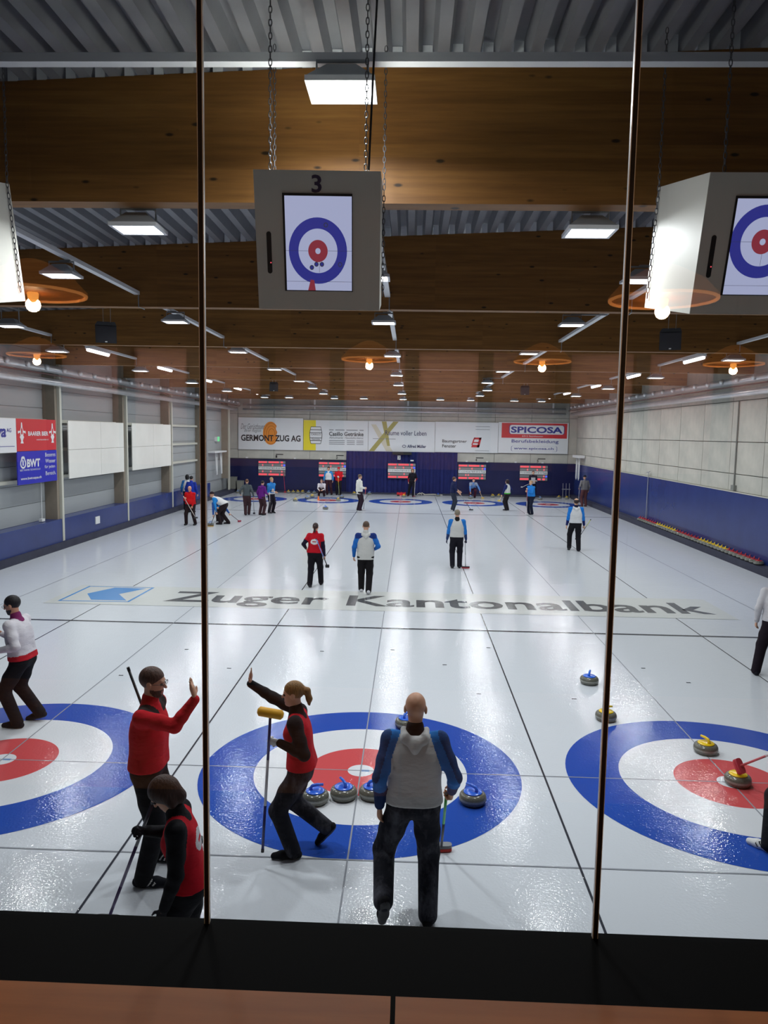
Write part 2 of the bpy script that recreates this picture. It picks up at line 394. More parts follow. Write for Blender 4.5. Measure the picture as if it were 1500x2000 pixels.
# ---- ceiling: corrugated sheets, glulam beams, white rib closures
def corrugated():
    b = MB(); P = 0.26; prof = []
    x = -11.3
    while x < 11.3:
        prof += [(x, 0.0), (x+0.10, 0.0), (x+0.135, 0.15), (x+0.225, 0.15)]
        x += P
    prof.append((x, 0.0))
    for yy in (-6.7, 40.2):
        for (px, pz) in prof: b.v.append((px, yy, ztop(px)+pz))
    n = len(prof)
    for k in range(n-1):
        b.f.append((k, k+1, n+k+1, n+k)); b.mi.append(0)
    return b
ceiling = corrugated().obj('ceiling', M_ROOF, kind='structure')
for k, y in enumerate(BEAMS):
    xa, xb = -11.22, 11.05
    m = MB().prism([(xa, 0, 5.88), (xb, 0, 5.88), (xb, 0, ztop(xb)-0.002), (xa, 0, ztop(xa)-0.002)], (0, 0.19, 0)).mesh('beam', M_BEAM)
    # each beam gets its own grain by shifting the mesh inside the object
    sh = (k*3.7 % 5, k*1.3, 0.031*k)
    co = np.zeros(len(m.vertices)*3); m.vertices.foreach_get('co', co); co = co.reshape(-1, 3) + np.array(sh); m.vertices.foreach_set('co', co.reshape(-1)); m.update()
    o = link('beam', m, ceiling); o.location = (-sh[0], y-sh[1], -sh[2])
cl = MB().prism([(0.137, 0, 0.002), (0.223, 0, 0.002), (0.222, 0, 0.146), (0.138, 0, 0.146)], (0, 0.02, 0)).mesh('rib_closure', M_CLOSURE)
for y in BEAMS[:2]:
    x = -11.3; i = 0
    while x < 11.0:
        if -7.5 < x < 7.5:
            o = link('rib_closure', cl, ceiling); o.location = (x, y+0.0, ztop(x))
        x += 0.26

# ---- window: frameless panes with thin dark joints
win = MB().box(-4.6, 5.6, -6.64, -6.56, 5.19, 5.25).obj('window_1', M_BLACKSILL, kind='structure')
gx = [0.0267+0.9363*k for k in range(-4, 6)]
for a, bb in zip(gx[:-1], gx[1:]):
    o = flat('pane', [(a+0.008, -6.6, 2.66), (bb-0.008, -6.6, 2.66), (bb-0.008, -6.6, 5.2), (a+0.008, -6.6, 5.2)], M_GLASS, win)
for a in gx:
    j = MB().box(a-0.0046, a+0.0046, -6.607, -6.593, 2.66, 5.2).obj('pane_joint', M_JOINT, win)
    MB().box(a-0.0064, a-0.0046, -6.606, -6.594, 2.66, 5.2).obj('joint_edge', M_JOINT_EDGE, j)
    MB().box(a+0.0046, a+0.0064, -6.606, -6.594, 2.66, 5.2).obj('joint_edge', M_JOINT_EDGE, j)

# ---- lounge behind the window (seen only as a faint reflection)
MB().box(-7, 8, -14.2, -6.75, 1.9, 2.1).obj('floor_lounge', M_LOUNGE_D, kind='structure')
MB().box(-7, 8, -14.2, -14.0, 2.1, 5.3).obj('wall_lounge_back', M_LOUNGE, kind='structure')
MB().box(-7.2, -7, -14.2, -6.75, 2.1, 5.3).obj('wall_lounge_left', M_LOUNGE, kind='structure')
MB().box(8, 8.2, -14.2, -6.75, 2.1, 5.3).obj('wall_lounge_right', M_LOUNGE, kind='structure')
MB().box(-7.2, 8.2, -14.2, -6.75, 5.25, 5.4).obj('ceiling_lounge', M_LOUNGE_D, kind='structure')
MB().box(-7, 8, -14.0, -13.94, 2.1, 3.45).obj('baseboard_lounge', M_LOUNGE_D, kind='structure')
for i, x in enumerate((-5.6, -4.71, -3.82, -2.93, -2.10, -1.22, -0.39, 0.5, 1.37, 2.28, 3.19, 4.13, 5.05, 5.95)):
    MB().box(x-0.08, x+0.08, -14.0, -13.88, 2.1, 4.9).obj('trim_%d' % (i+2), M_LOUNGE_D, kind='structure')
MB().box(-7, 8, -14.0, -13.45, 4.86, 5.25).obj('trim_20', M_LOUNGE_D, kind='structure')
for i in range(5):  # added lamps: the wall they brighten gives the pink reflection in the glass
    t = thing('added_wall_light', 'long lamp washing the lounge back wall', 'lamp', (-5.5+3.0*i, -13.5, 4.80), 0, 'wall lamps in the lounge')
    MB().box(-1.2, 1.2, -0.05, 0.05, 0.0, 0.06).obj('fitting', M_LOUNGE_D, t)
    ld = bpy.data.lights.new('added_wash', 'AREA'); ld.shape = 'RECTANGLE'; ld.size = 2.3; ld.size_y = 0.06; ld.energy = ADDED_WASH_W; ld.color = (1.0, 0.82, 0.72); ld.spread = PI*0.8
    lo = bpy.data.objects.new('added_wash', ld); COL.objects.link(lo); lo.parent = t; lo.location = (0, 0, -0.01); lo.rotation_euler = (math.radians(-42), 0, 0)
for i, (xa, xb) in enumerate(((-1.3, 0.482), (0.491, 2.3))):
    t = thing('wooden_table', ['brown wooden table at the window, its edge meeting the gap on its right', 'brown wooden table at the window, its edge meeting the gap on its left'][i], 'table', ((xa+xb)/2, -7.45, 2.1))
    hw = (xb-xa)/2
    o = MB().box(-hw, hw, -0.42, 0.435, 0.705, 0.735).obj('tabletop', M_TABLE, t)
    for sx in (-1, 1):
        for sy in (-1, 1): MB().box(sx*(hw-0.08)-0.03, sx*(hw-0.08)+0.03, sy*0.34-0.03, sy*0.34+0.03, 0, 0.705).obj('leg', M_BLACK, t)
for i, (x, y) in enumerate(((-1.01, -7.9), (1.46, -7.9), (-2.25, -10.4), (0.19, -10.4), (1.43, -10.4), (2.78, -10.4))):
    t = thing('pendant_lamp', 'amber pendant lamp hanging in the lounge', 'lamp', (x, y, 4.40), 0, 'pendant lamps in the lounge')
    MB().lathe([(0.19, 0.004), (0.20, 0.0), (0.205, 0.01), (0.15, 0.07), (0.06, 0.12), (0.03, 0.13)], 24).obj('shade', M_SHADE, t, True)
    MB().tube([(0.198*math.cos(2*PI*i/24), 0.198*math.sin(2*PI*i/24), 0.0) for i in range(25)], 0.007, 5, caps=False).obj('rim', M_RIM, t)
    MB().lathe([(0.006, -0.035), (0.02, -0.02), (0.022, 0.0), (0.008, 0.03)], 12).obj('bulb', M_PENDANT, t, True)
    MB().tube([(0, 0, 0.13), (0, 0, 0.85)], 0.008, 6).obj('cord', M_BLACK, t)
    ld = bpy.data.lights.new('pendant_light', 'POINT'); ld.energy = PENDANT_W; ld.color = (1.0, 0.66, 0.36); ld.shadow_soft_size = 0.028
    lo = bpy.data.objects.new('pendant_light', ld); COL.objects.link(lo); lo.parent = t; lo.location = (0, 0, -0.045)

# ================================================================== services under the roof
ORD = ['first', 'second', 'third', 'fourth', 'fifth', 'sixth', 'seventh', 'eighth']
def sheetname(x): return ['the grey-wall sheet', 'the sheet next to grey-wall sheet', 'the middle sheet', 'the sheet next to concrete-wall sheet', 'the concrete-wall sheet'][int(min(max(round(x/SP)+2, 0), 4))]
def floodlight(x, y, z, rz=0.0, sc=1.0, hang=0.16, watts=None, where='beam', lab=None):
    t = thing('floodlight', {'beam': 'grey floodlight on a bracket under a wooden beam', 'tray': 'grey floodlight hanging beside a white cable tray', 'near': 'large bright floodlight under the cross tray above the numbered screen'}[where], 'lamp', (x, y, z), rz, {'beam': 'floodlights under the beams', 'tray': 'floodlights along the cable trays', 'near': None}[where])
    if lab: t['label'] = lab
    if t.get('group') is None and 'group' in t: del t['group']
    W, D = 0.23*sc, 0.18*sc
    b = MB(); ins = 0.03*sc
    o4 = [(-W, -D), (W, -D), (W, D), (-W, D)]; i4 = [(-W+ins, -D+ins), (W-ins, -D+ins), (W-ins, D-ins), (-W+ins, D-ins)]
    b.v = [(p[0], p[1], 0) for p in o4] + [(p[0], p[1], 0) for p in i4] + [(p[0], p[1], 0.035*sc) for p in o4] + [(p[0], p[1], 0.012) for p in i4]
    for k in range(4):
        k2 = (k+1) % 4
        b.f += [(k, 4+k, 4+k2, k2), (k, k2, 8+k2, 8+k), (4+k, 12+k, 12+k2, 4+k2)]; b.mi += [0, 0, 0]
    b.obj('frame', M_TRAY, t)
    MB().poly([(p[0], p[1], 0.010) for p in reversed(i4)]).obj('lamp_glass', M_LAMP, t)
    h = MB(); top = [(p[0]*0.42, p[1]*0.42) for p in o4]
    h.v = [(p[0]*0.97, p[1]*0.97, 0.035*sc) for p in o4] + [(p[0], p[1], min(0.15*sc, hang-0.02)) for p in top]
    for k in range(4):
        k2 = (k+1) % 4; h.f.append((k, k2, 4+k2, 4+k)); h.mi.append(0)
    h.f.append((4, 5, 6, 7)); h.mi.append(0); h.obj('housing', M_LAMPBODY, t)
    hz = hang+0.02
    MB().tube([(-W*0.75, 0, 0.05*sc), (-W*0.75, 0, hz*1.0), (W*0.75, 0, hz*1.0), (W*0.75, 0, 0.05*sc)], 0.014*sc, 6).obj('bracket', M_LAMPBODY, t)
    ld = bpy.data.lights.new('flood_beam', 'AREA'); ld.shape = 'RECTANGLE'; ld.size = 2*(W-ins); ld.size_y = 2*(D-ins); ld.energy = watts or FLOOD_W
    ld.color = (0.95, 0.985, 1.0); ld.spread = PI*0.94
    lo = bpy.data.objects.new('flood_beam', ld); COL.objects.link(lo); lo.parent = t; lo.location = (0, 0, -0.004)
    return t
TX = (-8.21, -4.03, 0.08, 3.97, 8.1)
floodlight(-0.06, -2.45, 6.38, 0, 1.1, 0.2, where='near')
for x in (-2.05, 2.08): floodlight(x, BEAMS[0]+0.25, 5.70, 0, 0.95, 0.17, lab='grey floodlight under the first beam, on the %s side' % ('grey wall' if x < 0 else 'concrete wall'))
for y in (BEAMS[2], BEAMS[3], BEAMS[4], BEAMS[5]):
    for x in (-8.1, 8.05): floodlight(x, y+0.1, 5.71, 0, 0.95, 0.16, lab='grey floodlight under the %s beam near the %s wall' % (ORD[BEAMS.index(y)], 'grey' if x < 0 else 'concrete'))
floodlight(-6.92, 5.6, 5.72, 0, 0.95, 1.0, lab='grey floodlight hanging between beams near the grey wall loudspeaker')
for i, x in enumerate((-6.1, -2.05, 2.05, 6.0)): floodlight(x, BEAMS[6]+0.1, 5.71, 0, 0.95, 0.16, lab='%s of four small floodlights under the seventh beam, counted from the grey wall' % ORD[i])
for (x, y) in ((-4.13, 1.7), (-0.03, 1.7), (3.4, 1.7), (-3.91, 5.82), (-0.03, 5.65), (3.36, 5.63), (-3.93, 11.0), (-0.01, 11.5), (3.35, 10.5), (-3.93, 16.2), (-0.02, 18.0), (3.37, 15.8), (-3.93, 21.62), (-0.05, 23.3), (3.4, 21.05), (-4.05, 30.9), (0.02, 29.9), (4.0, 30.7), (-4.0, 26.2), (3.9, 26.0), (-4.0, 36.0), (0.02, 36.0), (3.95, 36.0), (-8.1, 36.0), (8.05, 36.0)):  # the last seven floodlights are additions that brighten the far end
    kb = sum(1 for bb in BEAMS if bb < y)
    t = floodlight(x, y, 5.86, 0.0, 0.95, 0.165, where='tray', lab='grey floodlight over %s, behind the %s beam' % (sheetname(x), ORD[kb-1]))
    nx = min(TX, key=lambda q: abs(q-x))
    MB().box(min(0, nx-x)-0.02, max(0, nx-x)+0.02, -0.015, 0.015, 0.185, 0.2085).obj('arm', M_LAMPBODY, t)
for x in TX:
    for k in range(7):
        ya, yb = BEAMS[k]+0.2, BEAMS[k+1]-0.01
        b = MB().box(-0.045, 0.045, ya, yb, 6.07, 6.078).box(-0.045, -0.039, ya, yb, 6.078, 6.125).box(0.039, 0.045, ya, yb, 6.078, 6.125)
        t = b.obj('cable_tray', M_TRAY, label='white cable tray over %s, between %s and %s beams' % (sheetname(x), ORD[k], ORD[k+1]), cat='cable tray', group='cable trays between the beams'); t.location = (x, 0, 0)
        MB().tube([(0.03, yb-0.02, 6.09), (0.03, yb-0.02, 5.90)] if abs(x) > 8 else [(0.03, yb-0.02, 6.09), (0.03, yb-0.02, 5.868), (0.05, yb+0.1, 5.868), (0.05, yb+0.2, 5.868)], 0.008, 5).obj('cable', M_LAMPBODY, t)
MB().box(-8.0, 9.0, -2.45, -2.36, 6.60, 6.608).box(-8.0, 9.0, -2.45, -2.442, 6.608, 6.665).box(-8.0, 9.0, -2.368, -2.36, 6.608, 6.665).obj('cross_tray', M_TRAY, label='long white cable tray crossing in front of the first wooden beam', cat='cable tray')
for (x, y) in ((-8.2, 12.6), (-8.1, 18.0), (-8.15, 23.6), (-8.15, 29.3), (-8.15, 33.5), (8.1, 12.6), (8.15, 18.3), (8.2, 23.8), (8.15, 29.4), (8.15, 33.5)):
    t = thing('tube_light', 'lit tube light near the %s wall, behind the %s beam' % ('grey' if x < 0 else 'concrete', ORD[sum(1 for bb in BEAMS if bb < y)-1]), 'lamp', (x, y, 5.98), 0, 'tube lights under the outer trays')
    MB().box(-0.06, 0.06, -0.72, 0.72, 0.03, 0.085).obj('fitting', M_TRAY, t)
    MB().tube([(0, -0.68, 0.0), (0, 0.68, 0.0)], 0.045, 10).obj('tube', M_TUBE, t, True)
    ld = bpy.data.lights.new('tube_beam', 'AREA'); ld.shape = 'RECTANGLE'; ld.size = 0.1; ld.size_y = 1.3; ld.energy = TUBE_W; ld.color = (1, 0.97, 0.99)
    lo = bpy.data.objects.new('tube_beam', ld); COL.objects.link(lo); lo.parent = t; lo.location = (0, 0, -0.06)
# ---- ventilation ducts along the side walls
nz = MB().lathe([(0.005, -0.09), (0.06, -0.07), (0.085, -0.02), (0.085, 0.02), (0.06, 0.07), (0.005, 0.09)], 12).mesh('nozzle', M_DUCT, True)
for sx, side in ((-1, 'grey cladding'), (1, 'concrete')):
    t = thing('ventilation_duct', 'silver ventilation duct with round nozzles along the %s wall' % side, 'duct', (sx*10.4, 0, 5.66))
    MB().tube([(sx*0.12, -6.4, 0), (sx*0.12, 39.7, 0)], 0.12, 14, caps=True).obj('pipe', M_DUCT, t, True)
    y = 0.5
    while y < 39.3:
        o = link('nozzle', nz, t); o.location = (-sx*0.02, y, 0.02); y += 1.13
    MB().box(-0.03, 0.03, -6.4, 39.7, -0.20, -0.165).obj('mounting_rail', M_DARKRED, t)
    p = MB().tube([(sx*10.56, -6.4, 5.28), (sx*10.56, 39.4, 5.28)], 0.105, 12).obj('supply_pipe', M_DUCT, None, True, label='smooth grey pipe below the nozzled duct on the %s wall' % side, cat='pipe')
for z, r in ((5.56, 0.07), (5.28, 0.06)):
    MB().tube([(-10.2, 39.6, z), (10.2, 39.6, z)], r, 10).obj('supply_pipe', M_DUCT, None, True, label='%s silver pipe across the back wall above the banners' % ('upper' if z > 5.4 else 'lower'), cat='pipe')
_lo = [o for o in bpy.data.objects if o.name.startswith('supply_pipe') and o.get('label', '').startswith('lower')][0]
for x in (-9.7, -5.6, 0.3, 4.6, 9.4): MB().box(x-0.03, x+0.03, 39.58, 39.62, 5.28, 5.489).obj('pipe_link', M_WHITE, _lo)
_up = [o for o in bpy.data.objects if o.name.startswith('supply_pipe') and o.get('label', '').startswith('upper')][0]
for x in (-9.7, -5.6, 0.3, 4.6, 9.4):
    MB().box(x-0.05, x+0.05, 39.57, 39.63, 5.6, ztop(x)-0.01).obj('pipe_hanger', M_WHITE, _up)
# ---- loudspeakers
for (x, y, z, lab, rz) in ((-5.3, 6.0, 5.70, 'black loudspeaker hung in front of the third beam, near the grey wall', 0.35), (5.25, 6.0, 5.70, 'black loudspeaker hung in front of the third beam, near the concrete wall', -0.35), (-5.56, 25.0, 5.85, 'small far black loudspeaker towards the grey wall', 0.2), (5.43, 25.0, 5.85, 'small far black loudspeaker towards the concrete wall', -0.2)):
    t = thing('loudspeaker', lab, 'loudspeaker', (x, y, z), rz)
    front = [(-0.19, -0.02, 0.12), (0.19, -0.02, 0.12), (0.19, 0.10, -0.20), (-0.19, 0.10, -0.20)]
    back = [(-0.16, 0.24, 0.22), (0.16, 0.24, 0.22), (0.16, 0.26, -0.18), (-0.16, 0.26, -0.18)]
    b = MB(); b.v = front+back
    for f in ((3, 2, 1, 0), (4, 5, 6, 7), (0, 1, 5, 4), (2, 3, 7, 6), (1, 2, 6, 5), (3, 0, 4, 7)): b.f.append(f); b.mi.append(0)
    b.obj('cabinet', M_BLACK, t)
    b2 = MB(); b2.v = [tuple(np.array(p)*np.array([0.9, 1, 0.9])+np.array([0, -0.012, -0.005])) for p in front]; b2.f.append((3, 2, 1, 0)); b2.mi.append(0)
    b2.obj('grille', mat('speaker_grille', (34, 32, 38), 0.7), t)
    MB().box(-0.02, 0.02, 0.07, 0.08, -0.185, -0.165).obj('badge', M_WHITE, t)
    MB().tube([(-0.05, 0.15, 0.2), (-0.05, 0.15, ztop(x)-z)], 0.006, 5).tube([(0.08, 0.18, 0.2), (0.08, 0.18, ztop(x)-z)], 0.006, 5).obj('hanging_wires', M_STEEL, t)

# ================================================================== numbered screen boxes
PROF = [(-2.963, 5.655), (-1.849, 5.905), (-1.641, 4.980), (-2.722, 4.760)]     # front-top, rear-top, rear-bottom, front-bottom (y, z)
FT, FB = Vector((0, PROF[0][0], PROF[0][1])), Vector((0, PROF[3][0], PROF[3][1]))
DN = (FB-FT); FL = DN.length; DN.normalize(); NRM = Vector((1, 0, 0)).cross(DN).normalized()   # NRM points to the lounge
if NRM.y > 0: NRM = -NRM
def chain_mesh(a, b2, mb):
    a, b2 = Vector(a), Vector(b2); d = (b2-a); n = max(3, int(d.length/0.042)); d.normalize()
    s1 = Vector((1, 0, 0)); s2 = d.cross(s1).normalized()
    for i in range(n):
        c = a + (b2-a)*((i+0.5)/n); s = s1 if i % 2 == 0 else s2
        pts = []
        for k in range(9):
            t = 2*PI*k/8; pts.append(c + d*(0.027*math.sin(t)) + s*(0.011*math.cos(t)))
        mb.tube(pts, 0.0035, 4, caps=False)
def screen_box(xa, num, lab):
    Wd = 0.876
    t = thing('screen_box', lab, 'screen', (xa+Wd/2, -2.3, 4.76))
    L = lambda x, d, off=0.0: tuple(Vector((x-Wd/2, 0, 0)) + FT + DN*d + NRM*off - Vector((0, -2.3, 4.76)))
    pts = [(-Wd/2, y+2.3, z-4.76) for (y, z) in PROF]
    MB().prism(pts, (Wd, 0, 0)).obj('housing', M_BOX, t)
    s = FL/1.098*1.0; k = Wd/1.032
    sx0, sx1, sy0, sy1 = 0.246*k, 0.797*k, 0.192*s, 0.937*s
    def q(name, x0, x1, d0, d1, off, m, par=t):
        return flat(name, [L(x0, d1, off), L(x1, d1, off), L(x1, d0, off), L(x0, d0, off)], m, par)
    bz = MB(); fr = 0.014
    for (x0, x1, d0, d1) in ((sx0-fr, sx1+0.004, sy0-fr*1.2, sy0), (sx0-fr, sx0, sy0, sy1+0.006), (sx1, sx1+0.006, sy0, sy1+0.006), (sx0, sx1, sy1, sy1+0.006)):
        bz.prism([L(x0, d1, 0.001), L(x1, d1, 0.001), L(x1, d0, 0.001), L(x0, d0, 0.001)], tuple(NRM*0.006))
    bz.obj('bezel', M_BLACK, t)
    scr = q('screen', sx0, sx1, sy0, sy1, 0.003, M_SCREENWHITE)
    cx, cy = (0.514*k, 0.619*s) if num == '3' else (0.50*k, 0.52*s)
    R = 0.243*k if num == '3' else 0.262*k
    def disc(name, r0, r1, off, m, c0=None):
        b = MB(); n = 48; c = c0 or (cx, cy)
        def rg(r): return [L(min(max(c[0]+r*math.cos(2*PI*i/n), sx0), sx1), min(max(c[1]-r*1.08*math.sin(2*PI*i/n), sy0), sy1), off) for i in range(n)]
        if r0 == 0: b.poly(rg(r1))
        else:
            b.v = rg(r0)+rg(r1)
            for i in range(n):
                i2 = (i+1) % n; b.f.append((i, n+i, n+i2, i2)); b.mi.append(0)
        b.obj(name, m, scr)
    disc('ring_outer', R*0.67, R, 0.0036, M_SCREENBLUE); disc('ring_inner', 0, R*0.335, 0.0036, M_SCREENRED); disc('ring_button', 0, R*0.09, 0.004, M_SCREENWHITE)
    q('line', sx0, cx-R*0.34, cy-0.001, cy+0.001, 0.0042, M_SCREENLINE, scr); q('line', cx+R*0.34, sx1, cy-0.003, cy-0.001, 0.0042, M_SCREENLINE, scr)
    q('line', sx0, sx1, sy1-0.062, sy1-0.06, 0.0042, M_SCREENLINE, scr)
    q('line', cx+0.008, cx+0.010, cy+R*0.36, cy+R*0.7, 0.0042, M_SCREENLINE, scr)
    if num == '3':
        for (dx, dy) in ((-0.22, 0.50), (-0.06, 0.40), (0.13, 0.40), (0.76, 0.40), (0.28, -0.78)):
            disc('stone_dot', 0, R*0.075, 0.0045, M_SCREENLINE, (cx+dx*R, cy+dy*R*1.08)); disc('stone_dot_top', 0, R*0.045, 0.0048, M_SCREENBLUE, (cx+dx*R, cy+dy*R*1.08))
        flat('figure', [L(cx-0.075, sy1, 0.005), L(cx-0.02, sy1, 0.005), L(cx-0.03, sy1-0.07, 0.005), L(cx-0.055, sy1-0.075, 0.005)], M_SCREENRED, scr)
    n = text('numeral', num, L(0.47*k, 0.168*s, 0.002), Vector((1, 0, 0)), -DN, 0.082*k, 0.135*s, mat('numeral_indigo', (52, 40, 74), 0.5), t, bold=0.02)
    b = MB(); pts = []
    for i in range(13):
        a = PI*i/12; pts.append(L(0.107*k+0.017*math.cos(a), 0.49*s-0.017*math.sin(a), 0.002))
    for i in range(13):
        a = PI+PI*i/12; pts.append(L(0.107*k+0.017*math.cos(a), 0.785*s-0.017*math.sin(a), 0.002))
    b.poly(pts[::-1]).obj('slot', M_BLACK, t)
    q('slot_light', 0.112*k, 0.122*k, 0.712*s, 0.722*s, 0.003, M_LEDRED)
    cb = MB()
    for x in (0.11, 0.77):
        p0 = Vector(L(x, 0.0)) + Vector((0, 0.05, 0.02)); p1 = Vector((p0.x, p0.y, ztop(xa+x)-4.78))
        chain_mesh(p0, p1, cb)
    for x in (-0.012, Wd+0.012):
        y0, z0 = PROF[1][0]+2.3-0.06, PROF[1][1]-4.76
        y1, z1 = PROF[2][0]+2.3-0.10, PROF[2][1]-4.76+0.06
        chain_mesh((x-Wd/2, y0, ztop(xa)-4.79), (x-Wd/2, y0, z0), cb); chain_mesh((x-Wd/2, y0, z0), (x-Wd/2, y1, z1), cb)
    cb.obj('chains', M_CHAIN, t)
    MB().tube([(0.24-Wd/2+0.55, -0.60, 0.92), (0.24-Wd/2+0.57, -0.62, 1.5), (0.24-Wd/2+0.6, -0.64, ztop(xa)-4.79)], 0.008, 5).obj('power_cable', M_BLACK, t)
    return t
screen_box(-0.636, '3', 'pale screen box numbered 3 hanging on chains').rotation_euler = (0, 0, math.radians(1.7))
screen_box(2.479, '4', 'pale screen box with a long left flank, hanging towards the concrete wall')
screen_box(-3.79, '2', 'pale screen box on chains, hanging towards the grey clad wall')

# ================================================================== banners and boards on the back wall
UB, VB = plane_frame('back')
BY = 39.80
M_BAN = sign('banner_white', (222, 224, 226)); M_INK = sign('ink_black', (34, 36, 40)); M_INKG = sign('ink_grey', (128, 130, 134)); M_INKB = sign('ink_blue', (44, 52, 142))
M_ORANGE = sign('ink_orange', (232, 142, 48)); M_ORANGE_D = sign('ink_dark_orange', (188, 104, 30)); M_YEL = sign('ink_yellow', (232, 214, 40)); M_OLIVE = sign('ink_olive', (166, 158, 92)); M_BEIGE = sign('ink_beige', (206, 200, 180))
M_RED = sign('ink_red', (200, 44, 52)); M_BANB = sign('banner_blue', (36, 40, 176)); M_NAVYINK = sign('ink_navy', (44, 50, 92))
def banner(label, xa, xb, z0, z1, m=None):
    t = MB().box(xa+0.01, xb-0.01, BY, BY+0.03, z0, z1).obj('banner', m or M_BAN, label=label, cat='banner'); return t
def btext(par, s, x, z, wdt, h, m, **kw): return text('lettering', s, (x, BY-0.012, z), UB, VB, wdt, h, m, par, **kw)
def bpoly(par, name, pts, m, off=0.006):  # counter-clockwise seen from the ice
    return flat(name, [(x, BY-off, z) for x, z in pts], m, par)
def bell(cx, cz, rx, rz, n=32, a0=0, a1=2*PI): return [(cx+rx*math.cos(a0+(a1-a0)*i/n), cz+rz*math.sin(a0+(a1-a0)*i/n)) for i in range(n)]
def outline(par, name, pts, wd, m, off=0.009):
    """closed outline as flat strip"""
    b = MB(); n = len(pts); c = np.mean(pts, axis=0)
    inn = [tuple(np.array(p) + (c-np.array(p))/np.linalg.norm(c-np.array(p))*wd) for p in pts]
    b.v = [(x, BY-off, z) for x, z in pts] + [(x, BY-off, z) for x, z in inn]
    for i in range(n):
        j = (i+1) % n; b.f.append((i, j, n+j, n+i)); b.mi.append(0)
    return b.obj(name, m, par)
# 1 scaffolding firm
t = banner('white banner with orange round emblem and bold black lettering', -10.55, -6.36, 2.73, 4.76)
bpoly(t, 'emblem', bell(-8.45, 3.78, 0.50, 0.74), M_ORANGE)
for k in (0.95, 0.7, 0.45): outline(t, 'emblem_ring', bell(-8.42+0.06*(1-k), 3.76, 0.48*k, 0.72*k), 0.035, M_ORANGE_D)
bpoly(t, 'emblem_bite', [(-8.05, 4.30), (-7.85, 4.15), (-7.85, 3.35), (-8.10, 3.62), (-8.02, 3.85), (-8.12, 4.05)], M_BAN, 0.012)
btext(t, 'GERMONT ZUG AG', -10.36, 3.27, 3.83, 0.40, M_INK, bold=0.03)
btext(t, 'Der Gerüstbauer', -10.38, 4.02, 1.55, 0.36, M_INKG, shear=0.4); btext(t, 'Ihrer Region', -10.15, 3.78, 1.1, 0.26, M_INKG, shear=0.4)
# 2 drinks firm
t = banner('white banner with yellow block and drawn barrel', -6.35, -2.2, 2.73, 4.66)
bpoly(t, 'yellow_block', [(-6.34, 2.74), (-5.55, 2.74), (-5.55, 4.65), (-6.34, 4.65)], M_YEL)
def barrel(cx, cz, w_, h_): return [(cx+w_*(0.72+0.28*math.cos(tt*1.0))*sg, cz+h_*tt/1.35) for sg, rng in ((1, np.linspace(-1.35, 1.35, 12)), (-1, np.linspace(1.35, -1.35, 12))) for tt in rng]
bp = barrel(-5.55, 3.70, 0.41, 0.55); bpoly(t, 'barrel', bp, M_BAN, 0.009); outline(t, 'barrel_outline', bp, 0.035, M_INK, 0.012)
for zz, ww in ((4.05, 0.36), (3.86, 0.39), (3.53, 0.39), (3.36, 0.36)): bpoly(t, 'barrel_hoop', [(-5.55-ww, zz-0.018), (-5.55+ww, zz-0.018), (-5.55+ww, zz+0.018), (-5.55-ww, zz+0.018)], M_INK, 0.013)
btext(t, 'CASILLO', -5.86, 3.70, 0.62, 0.12, M_INK, bold=0.01); btext(t, 'Getränke', -5.82, 3.40, 0.54, 0.11, M_INK)
for (xa, xb) in ((-4.70, -4.42), (-4.30, -3.72), (-3.60, -2.88), (-2.76, -2.5)): bpoly(t, 'fine_print', [(xa, 4.03), (xb, 4.03), (xb, 4.08), (xa, 4.08)], M_INKG)
btext(t, 'Casillo Getränke', -4.70, 3.68, 2.2, 0.26, M_INK, bold=0.015)
btext(t, 'Abholmarkt  Hauslieferdienst', -4.70, 3.50, 2.2, 0.14, M_INKG, shear=0.2)
for i in range(3):
    for (xa, xb) in ((-4.70, -3.70), (-3.56, -3.05), (-2.95, -2.50)): bpoly(t, 'fine_print', [(xa, 3.36-i*0.11), (xb, 3.36-i*0.11), (xb, 3.40-i*0.11), (xa, 3.40-i*0.11)], M_INKG)
# 3 property firm
t = banner('white banner with a large crossed olive and beige X', -2.2, 2.05, 2.74, 4.66)
bpoly(t, 'beige_stroke', [(-1.05, 2.76), (-0.62, 2.76), (-1.72, 4.45), (-2.02, 4.45)], M_BEIGE, 0.006)
bpoly(t, 'olive_stroke', [(-2.15, 2.76), (-1.80, 2.76), (-0.28, 4.64), (-0.62, 4.64)], M_OLIVE, 0.008)
bpoly(t, 'olive_stroke', [(-0.98, 3.1), (-0.80, 3.1), (-1.05, 4.64), (-1.35, 4.64)], M_OLIVE, 0.007)
btext(t, 'Räume voller Leben', -1.12, 3.78, 2.62, 0.30, M_NAVYINK, bold=0.004)
bpoly(t, 'fine_print', [(-1.9, 3.53), (-0.45, 3.53), (-0.45, 3.56), (-1.9, 3.56)], M_INKG, 0.009)
btext(t, 'Alfred Müller', 0.30, 3.00, 1.2, 0.20, M_NAVYINK, bold=0.02)
outline(t, 'round_mark', bell(0.10, 3.09, 0.13, 0.09, 16), 0.035, M_NAVYINK)
